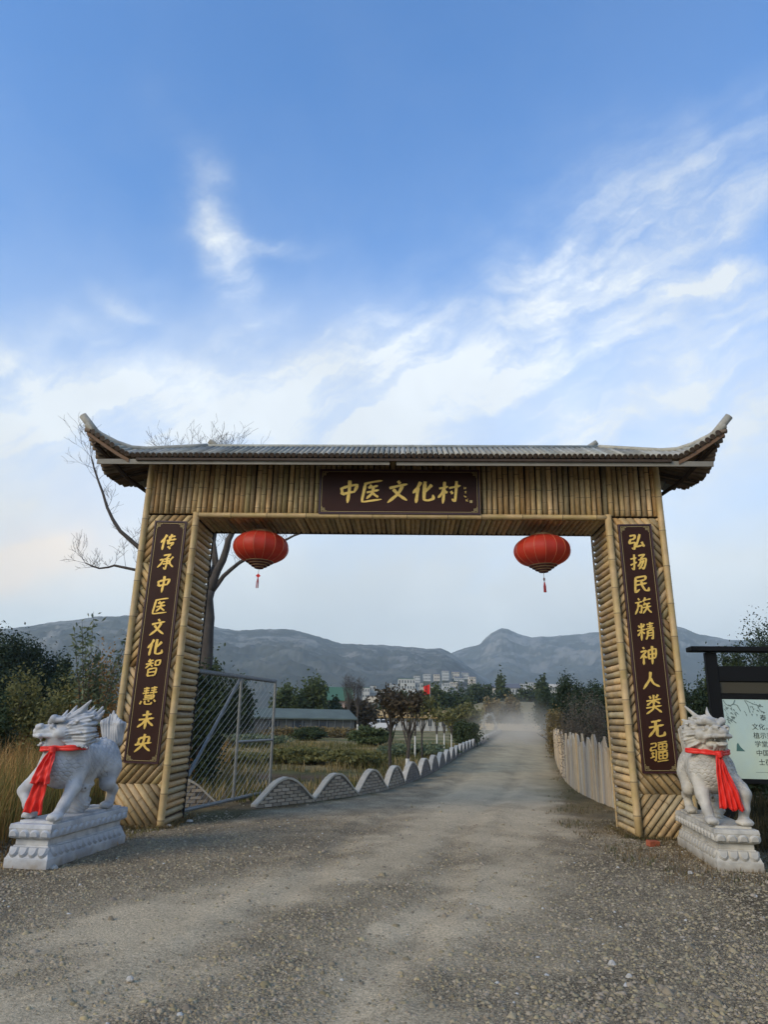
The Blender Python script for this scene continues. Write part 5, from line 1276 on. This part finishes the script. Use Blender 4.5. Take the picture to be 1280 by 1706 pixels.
def house(label,cat,x,y,w,d,h,rz=0.,wall_='white',roof='slate',floors=1,cols=4,gable=.0,group=None,z=0.,name='village_house',eave=.25,doors=0):
    o=empty(name,label,cat,(float(x),float(y),float(z)),rz,group)
    m=MB(); m.box((0,d/2,h/2-.3),(w,d,h+.6)); m.build('wall',MW[wall_],o)
    m=MB()
    if gable>0:
        e=eave; W2=w/2+e; vs=[(-W2,-e,h),(W2,-e,h),(W2,d+e,h),(-W2,d+e,h),(-W2,d/2,h+gable),(W2,d/2,h+gable)]; t=.18
        vs+=[(a,b,c-t) for a,b,c in vs]
        m.add(vs,[(0,1,5,4),(2,3,4,5),(6,10,11,7),(8,11,10,9),(0,6,7,1),(2,8,9,3),(0,4,10,6),(4,3,9,10),(1,7,11,5),(5,11,8,2)])
        g=MB(); g.add([(-w/2,.01,h),(-w/2,d-.01,h),(-w/2,d/2,h+gable*.93),(w/2,.01,h),(w/2,d-.01,h),(w/2,d/2,h+gable*.93)],[(0,2,1),(3,4,5)]); g.build('gable',MW[wall_],o)
    else: m.box((0,d/2,h+.12),(w+eave,d+eave,.28))
    m.build('roof',MW[roof],o)
    fh=h/floors; ww_=w/cols*.5; wh=fh*.45
    q=MB(); q.box((0,0,0),(ww_,.06,wh)); me=bpy.data.meshes.new('window'); me.from_pydata(q.v,[],q.f); me.materials.append(MW['glass'])
    q=MB(); q.box((0,-.04,-wh/2-.05),(ww_*1.15,.14,.08)); q.box((0,-.03,0),(.06,.05,wh)); ms=bpy.data.meshes.new('sill'); ms.from_pydata(q.v,[],q.f); ms.materials.append(MW['white'])
    for f in range(floors):
        for c in range(cols):
            xx=-w/2+w*(c+.5)/cols
            if f==0 and c<doors:
                m=MB(); m.box((xx,-.02,fh*.4),(ww_*1.1,.06,fh*.8)); m.build('door',MW['door'],o); continue
            a=link('window',me,o); a.location=(xx,-.012,fh*(f+.55)); b=link('window_sill',ms,a)
    return o
# long low shed seen through the wire gate, with sheet panels
x0=float(at(150,1200,62)[0]); x1=float(at(592,1200,72)[0])
o=empty('long_shed','long low grey shed with pale green roof across the garden, behind the wire gate','shed',((x0+x1)/2,66.,0),math.atan2(8,x1-x0))
Lx=math.hypot(x1-x0,8); m=MB(); m.box((0,2.5,.75),(Lx,5,1.65)); m.build('wall',MW['grey'],o)
m=MB(); m.add([(-Lx/2-.2,-.35,1.5),(Lx/2+.2,-.35,1.5),(Lx/2+.2,2.5,2.35),(-Lx/2-.2,2.5,2.35),(Lx/2+.2,5.3,1.5),(-Lx/2-.2,5.3,1.5)]+[(-Lx/2-.2,-.35,1.38),(Lx/2+.2,-.35,1.38)],[(0,1,2,3),(3,2,4,5),(6,7,1,0)]); m.build('roof',mRoof2,o)
for i in range(30):
    m=MB(); xx=-Lx/2+Lx*(i+.5)/30; m.box((xx,-.03,.74),(.07,.08,1.50)); m.build('wall_post',mSteel,o)
for i in range(9):
    m=MB(); xx=-Lx/2+Lx*(i*3+2)/30; m.box((xx,-.025,.85),(1.1,.04,.7)); m.build('window',MW['glass'],o)
# ochre-roofed low building, with white lower wall and openings
cx_,w_,h_=px_box(598,745,1186,104)
house('long low building with ochre roof and white wall beyond the pollarded trees','building',cx_,104,w_,6,1.85,.02,'white','orange',1,13,.95,name='low_building',eave=.5,doors=2)
cx_,w_,h_=px_box(745,790,1190,108)
house('short ochre-roofed outbuilding half hidden by the round dark bush','building',cx_,108,w_,5,1.7,.02,'cream','orange',1,4,.8,name='low_building',eave=.4)
cx_,w_,h_=px_box(541,583,1166,175); house('pinkish two-storey house with green gabled roof behind the evergreen clump','house',cx_,175,w_,8,h_,.1,'pink','green',2,4,3.2,eave=.8)
cx_,w_,h_=px_box(612,632,1160,230); house('small flat-roofed pale house between the tall bare tree and the pollards','house',cx_,230,w_,8,h_,0.,'cream','slate',1,3,0.)
# village, each block its own building
VIL=[(604,616,1146,420,'white',2,3,0,'green'),(617,627,1143,430,'white',3,3,0,'slate'),(628,645,1149,430,'cream',2,4,0,'slate'),(646,660,1147,440,'white',2,3,0,'slate'),
(664,692,1131,400,'white',4,6,0,'green'),(692,705,1138,402,'white',3,3,0,'slate'),(706,731,1144,395,'cream',2,4,0,'green'),
(738,750,1138,560,'white',3,4,0,'slate'),(751,763,1136,570,'cream',3,4,0,'slate'),(688,702,1126,720,'white',2,4,0,'slate'),(704,720,1123,720,'white',2,5,0,'slate'),
(736,750,1116,760,'white',3,5,1.5,'slate'),(752,768,1118,765,'cream',2,5,1.5,'slate'),(769,783,1119,770,'white',2,4,1.5,'slate'),(722,735,1122,740,'cream',2,4,1.,'slate'),(756,776,1128,730,'white',2,5,1.2,'slate'),
(812,836,1142,330,'cream',1,5,1.6,'slate'),(838,868,1141,340,'white',2,6,2.2,'slate'),(866,880,1139,520,'white',3,4,0,'slate'),(881,892,1137,540,'white',3,3,0,'slate'),(893,905,1141,520,'cream',2,4,0,'slate'),
(648,664,1141,620,'white',2,4,0,'slate'),(780,795,1126,650,'cream',2,4,1.,'slate')]
ADJ=['white block with green roof edge at the village left end','tall white block beside the bare tree top','long cream block left of the white pole','white block left of the green-roofed hall','four-storey white block with green roof edge, tallest in the village','stepped white block adjoining the tallest village block','cream block with green top directly behind the red flag',
'white block at the hill foot right of the flag','cream block at the hill foot above the dark trees','white house low on the hillside left of the flag','long white house on the hillside above the flag','left one of three gabled white houses high on the hillside','middle cream gabled house high on the hillside','right gabled white house high on the hillside','cream hillside house between flag and gabled row','wide white house just below the gabled hillside row',
'low cream house with gabled roof left of the dust plume','white two-storey house with sloping roof above the dust plume','white block at the foot of the right mountain','narrow white block left of the tiered hall','low cream block touching the tiered hall','pale block behind the tallest village block','cream gabled house at the right end of the hillside']
def hz(x,y):  # terrain height estimate of the rise: sample through ray casting later
    return 0
dg=bpy.context.evaluated_depsgraph_get()
for (a,b,yt,Y,wl_,fl,cl,gb,rf_),lb in zip(VIL,ADJ):
    cx_,w_,h_=px_box(a,b,yt,Y); hh_=max(4.,fl*3.1); z=h_-hh_-gb*.6
    z=max(z,0)
    if Y>600: w_*=.74
    o=house(lb,'building',cx_,Y,w_,9,hh_,0.,wl_,rf_,fl,cl,gb,group='buildings of the village under the hills',z=z)
    if z>1: m=MB(); m.box((0,4.5,-z/2),(w_*1.0-.2,8.6,z)); m.build('terrace',MW['scrub'],o)
# tiered hall
cx_,w_,h_=px_box(905,952,1127,450)
o=empty('tiered_hall','broad pale tiered hall with three stepped hip roofs right of the dust plume','building',(float(cx_),450.,0),0)
zt_=float(at(920,1150,450)[2])
for i,(sc,z0_,hh_) in enumerate(((1.1,0,zt_*.62),(.95,zt_*.62+2.,3.2),(.62,zt_*.62+7.,2.6))):
    w2=w_*sc; m=MB(); m.box((0,8,z0_+hh_/2),(w2*.86,12*sc,hh_)); m.build('storey',MW['white'],o)
    m=MB(); a_,b_=w2/2,9*sc; z1=z0_+hh_; m.add([(-a_,8-b_,z1),(a_,8-b_,z1),(a_,8+b_,z1),(-a_,8+b_,z1),(-a_*.6,8-b_*.4,z1+2.),(a_*.6,8-b_*.4,z1+2.),(a_*.6,8+b_*.4,z1+2.),(-a_*.6,8+b_*.4,z1+2.)],[(3,2,1,0),(4,5,6,7),(0,1,5,4),(1,2,6,5),(2,3,7,6),(3,0,4,7)]); m.build('tier_roof',MW['cream'],o)
    for k in range(7):
        m=MB(); m.box((-w2*.4+w2*.8*k/6,8-6*sc-.05,z0_+hh_*.5),(w2*.05,.1,hh_*.6)); m.build('window',MW['glass'],o)
# embankment and field behind the bend
def emb(pts,Y,dep,name,colr,seed):
    xs=np.linspace(0,1,90); P=np.array([at(a,b,Y) for a,b in pts]); X=np.interp(xs,np.linspace(0,1,len(P)),P[:,0]); Zt=np.interp(X,P[:,0],P[:,2])
    yy=np.linspace(-1,1,24); G=np.zeros((90,24,3))
    for j,t in enumerate(yy):
        G[:,j,0]=X; G[:,j,1]=Y+t*dep; e=np.clip(np.minimum(xs,1-xs)*8,0,1); G[:,j,2]=-.3+(Zt+.3)*(1-abs(t)**1.6)*e
    G[...,2]+=(fbm(G[...,0],G[...,1],4,4,seed)-.5)*.5*(G[...,2]>0)
    I=np.arange(90*24).reshape(90,24); Q=np.stack([I[:-1,:-1],I[1:,:-1],I[1:,1:],I[:-1,1:]],-1).reshape(-1,4)
    c=np.array(colr)*(.6+.8*fbm(G[...,0],G[...,1],3.,5,seed+1)[...,None]); o=npmesh(name,G.reshape(-1,3),Q,mat('earth_bank',(.2,.16,.1),.95,var=.3,vscale=2,attr='col',spec=.1),cols=c.reshape(-1,3),smooth=True); tag(o,kind='structure')
emb([(745,1190),(780,1176),(800,1170),(850,1168),(910,1170),(960,1172),(1040,1180)],165,14,'embankment',(.20,.165,.09),71)
# row trees and bushes
def bare_tree(name,label,px,ytop,Y,seed,spread=.16,r0=.05,white=0.,ybase=None,n=16,leaf=None,nl=0,group=None,x=None):
    c=at(px,ytop,Y); h=float(c[2]); o=empty(name,label,'tree',(float(c[0]),Y,0),0,group); rr=random.Random(seed); m=MB(); w=MB(); tips=[]
    m.tube([(0,0,-.05),(0,0,max(white,.1)),(rr.uniform(-.02,.02)*h,0,max(h*.35,white+.2)),(rr.uniform(-.03,.03)*h,0,max(h*.6,white+.5))],[r0,r0*.95,r0*.8,r0*.6],7)
    for i in range(n):
        a=rr.uniform(0,2*PI); z=h*rr.uniform(.28,.5); l=spread*h*rr.uniform(.4,1.); ztop=h*rr.uniform(.82,1.0)
        p=[(0,0,z),(math.cos(a)*l*.6,math.sin(a)*l*.6,z+(ztop-z)*.45),(math.cos(a)*l,math.sin(a)*l,ztop)]; m.tube(p,[r0*.45,r0*.28,r0*.1],4)
        for q in range(9):
            t=rr.uniform(.3,1); b=Vector(p[1]).lerp(Vector(p[2]),t); d=Vector((rr.uniform(-1,1),rr.uniform(-1,1),rr.uniform(.2,1.4))).normalized()*h*.09; w.tube([b,b+d],[r0*.12,r0*.05],3,cap=False); tips.append(b+d*rr.random())
    m.build('trunk',mBark,o); w.build('twigs',mTwig,o)
    if white:
        k=MB(); k.tube([(0,0,0),(0,0,white)],[r0*1.08,r0*1.04],8); k.build('whitewash_band',mWhiteP,o)
    if nl:
        T=np.array([tuple(t) for t in tips]); r=np.random.default_rng(seed); P=T[r.integers(0,len(T),nl)]+r.normal(0,h*.045,(nl,3)); V,F=leaves(P,Y*.0022+.012,seed); npmesh('leaves',V,F,leaf,o)
    return o
bare_tree('pollarded_tree','vase-shaped pollarded tree with brown leaves, left of the pair by the wavy wall',652,1150,23.5,1,.19,.062,.0,n=15,leaf=LF['brown'],nl=800,group='pollarded trees behind the wavy wall')
bare_tree('pollarded_tree','vase-shaped pollarded tree with pale painted trunk foot, right of the pair',680,1152,22.3,2,.19,.06,.45,n=14,leaf=LF['brown'],nl=700,group='pollarded trees behind the wavy wall')
bare_tree('young_tree','thin young tree with sparse olive leaves, right of the pollarded pair',704,1158,26,3,.16,.035,.0,n=10,leaf=LF['olive'],nl=500,group='thin young trees in the garden')
for i,(px,yt,Y,lb) in enumerate([(692,1165,31,'slim bare young tree just before the flagpole'),(728,1180,36,'slim young tree with pale trunk, right of the flagpole'),(740,1183,38,'slim young tree with pale trunk near the round dark bush'),(752,1186,40,'slim young tree with pale trunk touching the round dark bush')]):
    bare_tree('young_tree',lb,px,yt,Y,20+i,.14,.03,.9,n=8,leaf=LF['olive'],nl=160,group='thin young trees in the garden')
bare_tree('tall_bare_tree','tall bare poplar with thin upright branches above the long shed, left one',583,1122,78,31,.13,.10,.9,n=26,group='tall bare poplars by the shed')
bare_tree('tall_bare_tree','tall bare poplar with thin upright branches above the long shed, right one',598,1128,80,32,.13,.10,.9,n=24,group='tall bare poplars by the shed')
px_tree('shrub','round dark green bush beside the far end of the wavy wall','shrub',752,798,1203,46,LF['dkgreen'],6000,z0=.0,clumps=34,seed=41,size=.07)
px_tree('evergreen_tree','bushy dark tree behind the left half of the wire gate','tree',318,372,1112,58,LF['dkgreen'],6000,z0=.03,clumps=34,seed=42,group='evergreens behind the long shed')
px_tree('evergreen_tree','dense tree behind the right half of the wire gate','tree',365,422,1128,60,LF['dkgreen'],6000,z0=.03,clumps=34,seed=43,group='evergreens behind the long shed')
px_tree('evergreen_tree','rounded green tree just right of the wire gate end stile','tree',455,505,1146,80,LF['mid'],6000,z0=.03,clumps=34,seed=44,group='evergreens behind the long shed')
px_tree('evergreen_tree','taller green tree with tufted top between gate leaf and pink house','tree',500,545,1136,82,LF['mid'],6500,z0=.03,clumps=36,seed=45,group='evergreens behind the long shed')
px_tree('shrub','straw coloured weeds along the front of the long shed','shrub',440,600,1211,60,LF['ochre'],5000,z0=.0,clumps=60,seed=49,size=.10,d=2.,nb=2)
px_tree('evergreen_tree','low dark tree hiding the foot of the pink house','tree',535,575,1164,84,LF['dkgreen'],4000,z0=.03,clumps=24,seed=46,group='evergreens behind the long shed')
px_tree('shrub','low dark shrub below the two tall bare poplars','shrub',575,625,1166,88,LF['brown'],5000,z0=.0,clumps=30,seed=47)
px_tree('evergreen_tree','dark tree clump behind the crowns of the pollarded pair','tree',625,700,1158,120,LF['dkgreen'],6000,z0=.0,clumps=40,seed=48,size=.3)
for i,(a,b,yt,Y,lf,lb) in enumerate([(700,745,1150,125,'mid','green tree clump right of the red flag'),(735,785,1152,128,'dkgreen','dark green tree clump before the hillside houses'),(770,806,1146,190,'dkgreen','dark rounded tree before the village right of the flag'),(795,830,1148,200,'dkgreen','left dark tree of the belt above the embankment'),(822,862,1150,205,'dkgreen','middle dark tree of the belt above the embankment'),(826,842,1128,210,'mid','small round treetop standing out above the dark belt'),(855,900,1148,205,'dkgreen','right dark tree of the belt above the embankment'),(893,918,1136,150,'dkgreen','dark tree rising in front of the tiered hall')]):
    px_tree('belt_tree',lb,'tree',a,b,yt,Y,LF[lf],4500,z0=.0,clumps=30,seed=60+i,size=Y*.0024,group='trees of the belt before the village')
for i,(a,b,yt,Y,lf,lb) in enumerate([(808,838,1163,140,'ochre','rusty bush on the embankment left of the dust'),(836,870,1163,142,'ochre','tan bush on the embankment behind the dust'),(745,800,1178,95,'olive','olive bush line left of the white trellis arch')]):
    px_tree('bush',lb,'shrub',a,b,yt,Y,LF[lf],3500,z0=.0,clumps=26,seed=80+i,size=Y*.0023)
# garden hedges
for i,(a,b,yt,Y,lf,n,lb) in enumerate([(452,560,1247,27,'olive',9000,'low green hedge bed right behind the second wall hump'),(545,640,1250,25.5,'olive',9000,'olive hedge bed behind the third and fourth wall humps'),(585,650,1212,44,'mid',6000,'taller dark hedge before the white car'),(330,450,1254,26,'olive',8000,'green hedge bed seen through the wire gate'),(330,480,1224,40,'pale',6000,'pale tufted grasses in a row behind the wire gate'),(640,760,1240,33,'pale',8000,'olive hedge under the young trees'),(485,545,1212,52,'dkgreen',3500,'small dark clipped shrub before the long shed')]):
    px_tree('hedge',lb,'hedge',a,b,yt,Y,LF[lf],n,z0=.0,clumps=70,seed=90+i,size=.05+Y*.0008,spread=.13,nb=2,d=2.6)
# right side: dark conifers and dry brush behind the plank fence
for i,(a,b,yt,Y,lf,n,lb) in enumerate([(893,945,1152,62,'pine',7000,'dark conifer nearest the dust plume, right of the road'),(918,972,1132,44,'pine',9000,'tallest dark conifer behind the plank fence'),(955,1012,1138,38,'pine',9000,'dark conifer beside the right gate post, above the brown brush'),(985,1050,1150,34,'pine',7000,'dark conifer half hidden by the right gate post')]):
    px_tree('conifer',lb,'tree',a,b,yt,Y,LF[lf],n*2,z0=.02,clumps=70,seed=110+i,group='dark conifers behind the plank fence',spread=.17,size=.07)
px_tree('shrub','dry brown brush spilling over the jagged plank fence','shrub',930,1012,1168,20.5,LF['grey'],14000,z0=.0,clumps=70,seed=120,size=.022,spread=.2)
px_tree('shrub','smaller dry brush farther along the plank fence','shrub',905,940,1178,34,LF['ochre'],4000,z0=.0,clumps=30,seed=121,size=.045)
for i,(a,b,yt,Y,lf,n,sh,lb) in enumerate([(1120,1178,1142,30,'pine',12000,'round','dark conifer between right post and board post'),(1160,1192,1110,30,'mid',3000,'round','slim dark tree just left of the board post'),(1185,1245,1096,32,'dkgreen',15000,'round','grey green bush seen through the board top gap'),(1240,1400,1034,30,'pine',40000,'round','tall pine rising behind the board at the right edge'),(1190,1290,1190,16.5,'dkgreen',7000,'round','dark thicket below the information board')]):
    px_tree('conifer' if lf=='pine' else 'bush',lb,'tree' if lf=='pine' else 'shrub',a,b,yt,Y,LF[lf],n,z0=.0,clumps=(44 if n<20000 else 150),seed=130+i,size=.06)
# flagpole, pole, car, arch
fpx=at(717,1137,100); fl=empty('flagpole','thin flagpole with small red flag in front of the village','flagpole',(float(fpx[0]),100.,0))
m=MB(); m.tube([(0,0,0),(0,0,float(fpx[2]))],.055,6); m.build('pole',mSteel,fl)
m=MB(); vs=[]; 
for i in range(9):
    t=i/8; 
    for j in range(5): s_=j/4; vs.append((-.06-.85*t+.10*s_*t,.10*math.sin(t*6),float(fpx[2])-.25-1.25*s_-.30*t))
m.add(vs,[(i*5+j,i*5+j+1,(i+1)*5+j+1,(i+1)*5+j) for i in range(8) for j in range(4)]); m.build('flag',mat('flag_red',(.75,.03,.02),.7,trans=.3),fl)
p=at(651.5,1138,240); o=MB(); o.tube([(float(p[0]),240,0),(float(p[0]),240,float(p[2]))],.22,6); tag(o.build('white_pole',MW['white']),'plain white pole standing behind the pollarded trees','pole')
cp=at(632,1208,96); car=empty('parked_car','white car parked by the ochre-roofed building, half hidden by a hedge','car',(float(cp[0]),96.,0),.12)
m=MB(); prof=[(-2.1,.35),(-2.15,.75),(-1.75,.92),(-.95,1.0),(-.45,1.42),(.75,1.46),(1.5,1.02),(2.05,.92),(2.15,.6),(2.1,.35)]
vs=[(x,y,z) for y in (0,1.7) for x,z in prof]; n=len(prof); m.add(vs,[(i,(i+1)%n,(i+1)%n+n,i+n) for i in range(n)]+[tuple(range(n))[::-1],tuple(range(n,2*n))]); bdy=m.build('body',mat('white_car_paint',(.7,.7,.69),.25,spec=.6),car); bdy.modifiers.new('b','BEVEL').width=.05
for a,b in ((-.78,.05),(.12,.95)):
    m=MB(); m.add([(a,-.01,1.02),(b+ (.35 if b>.5 else 0),-.01,1.02),(b,-.01,1.38),(a+(.32 if a<-.5 else 0),-.01,1.38)],[(0,1,2,3)]); m.build('side_window',MW['glass'],car)
for x in (-1.3,1.3):
    for y in (.05,1.65):
        m=MB(); m.tube([(x,y-.1,.33),(x,y+.1,.33)],.33,14); w_q=m.build('wheel',mIron,car)
        m=MB(); m.tube([(x,y-.115,.33),(x,y+.115,.33)],.18,10); m.build('rim',mSteel,w_q)
ap=at(816,1190,80); ar=empty('trellis_arch','white blossom-covered trellis arch on the left side of the road by the dust plume','arch',(float(ap[0]),80.,0),.75)
hA=float(ap[2]); 
for s in (-1,1):
    m=MB(); m.tube([(s*.95,0,0),(s*.95,0,hA*.6)]+[(s*.95*math.cos(a),0,hA*.6+hA*.4*math.sin(a)) for a in np.linspace(.2,PI/2,6)],.028,6); m.build('arch_frame',mWhiteP,ar)
P_=[]; r=np.random.default_rng(5)
for k in range(420):
    a=r.uniform(0,PI); q=r.uniform(-1,1); t=r.random()
    if t<.55: P_.append((.95*math.cos(a)+r.normal(0,.09),r.normal(0,.14),hA*.6+hA*.4*math.sin(a)+r.normal(0,.08)))
    else: P_.append((math.copysign(.95,q)+r.normal(0,.09),r.normal(0,.14),r.uniform(0,hA*.6)))
V,F=leaves(np.array(P_),.10,6); npmesh('blossom',V,F,mat('white_blossom',(.46,.43,.36),.8,trans=.3),ar)
# small things on the ground
def stone(name,label,cat,px,py,sz,m_,seed,zs=.5):
    p=gp(px,py); r=random.Random(seed); m=MB(); n=10; vs=[]
    for j,(zz,rr_) in enumerate(((0,.9),(.35,1.),(.75,.75),(1.,.3))):
        for i in range(n): a=2*PI*i/n; q=rr_*(1+r.uniform(-.16,.16)); vs.append((q*math.cos(a)*sz/2,q*math.sin(a)*sz/2*.8,zz*sz*zs+r.uniform(-.03,.03)*sz))
    m.add(vs,[(j*n+i,j*n+(i+1)%n,(j+1)*n+(i+1)%n,(j+1)*n+i) for j in range(3) for i in range(n)]+[tuple(3*n+i for i in range(n))]); o=m.build(name,m_); o.location=(p[0],p[1],-.01); tag(o,label,cat); return o
mS1=mat('pale_stone',(.42,.39,.34),.85,var=.25,vscale=30,bump=.003)
stone('stone','pale stone at the inner foot of the left gate post','stone',280,1378,.10,mS1,1)
stone('stone','flat pale stone on the gravel right of the left post edge strip','stone',316,1369,.12,mS1,2,.35)
stone('stone','grey stone at the front corner of the left plinth','stone',88,1447,.10,mS1,3)
stone('stone','larger white pebble of two in the right foreground gravel','stone',1020,1607,.055,mS1,4,.7)
stone('stone','smaller white pebble below the larger one in the right foreground','stone',1049,1628,.045,mS1,5,.7)
stone('stone','pale stone in the left foreground dirt','stone',216,1631,.045,mS1,6,.6)
stone('stone','pale stone in front of the right plinth corner','stone',1151,1456,.06,mS1,7,.7)
m=MB(); m.box((0,0,0),(.155,.10,.075)); o=m.build('red_brick',mat('red_brick',(.32,.085,.04),.9,var=.3,vscale=20,bump=.004)); q=gp(1089,1409); o.location=(q[0],q[1],.028); o.rotation_euler=(.08,.05,.25); o.modifiers.new('b','BEVEL').width=.006; tag(o,'broken red brick lying at the foot of the right gate post','brick')
# ------------------------------------------------------------------ dust and haze
def vol(name,dens,col=(.9,.9,.9,1),aniso=.2):
    m=bpy.data.materials.new(name); m.use_nodes=True; t=m.node_tree; t.nodes.clear(); v=t.nodes.new('ShaderNodeVolumePrincipled'); v.inputs['Color'].default_value=col; v.inputs['Density'].default_value=dens; v.inputs['Anisotropy'].default_value=aniso
    o=t.nodes.new('ShaderNodeOutputMaterial'); t.links.new(v.outputs[0],o.inputs['Volume']); return m,t,v
m=MB(); m.box((0,1300,278),(9000,6200,560)); hzo=m.build('haze',vol('haze_air',.00021,(.84,.96,.98,1))[0]); tag(hzo,'thin blue haze filling the valley','haze',kind='stuff')
mv,t,v=vol('dust_air',.1,(.88,.77,.61,1))
tc=t.nodes.new('ShaderNodeTexCoord'); ln=t.nodes.new('ShaderNodeVectorMath'); ln.operation='LENGTH'; t.links.new(tc.outputs['Object'],ln.inputs[0])
mr=t.nodes.new('ShaderNodeMapRange'); mr.interpolation_type='SMOOTHSTEP'; mr.inputs[1].default_value=1.; mr.inputs[2].default_value=.15; mr.inputs[3].default_value=0; mr.inputs[4].default_value=.056; t.links.new(ln.outputs['Value'],mr.inputs[0])
nn=t.nodes.new('ShaderNodeTexNoise'); nn.inputs['Scale'].default_value=2.2; nn.inputs['Detail'].default_value=3; t.links.new(tc.outputs['Object'],nn.inputs['Vector'])
m2=t.nodes.new('ShaderNodeMapRange'); m2.inputs[1].default_value=.3; m2.inputs[2].default_value=.7; m2.inputs[3].default_value=.3; m2.inputs[4].default_value=1.5; t.links.new(nn.outputs[0],m2.inputs[0])
mm=t.nodes.new('ShaderNodeMath'); mm.operation='MULTIPLY'; t.links.new(mr.outputs[0],mm.inputs[0]); t.links.new(m2.outputs[0],mm.inputs[1]); t.links.new(mm.outputs[0],v.inputs['Density'])
bm=bmesh.new() if 'bmesh' in globals() else None
import bmesh
bm=bmesh.new(); bmesh.ops.create_icosphere(bm,subdivisions=3,radius=1.); me=bpy.data.meshes.new('dust'); bm.to_mesh(me); bm.free(); me.materials.append(mv)
o=link('dust_cloud',me); o.location=(11.6,62,.4); o.scale=(5.2,30,3.4); o.rotation_euler=(0,0,-.17); tag(o,'pale dust hanging over the far bend of the road','dust',kind='stuff')
S.cycles.volume_step_rate=1.; S.cycles.volume_max_steps=64
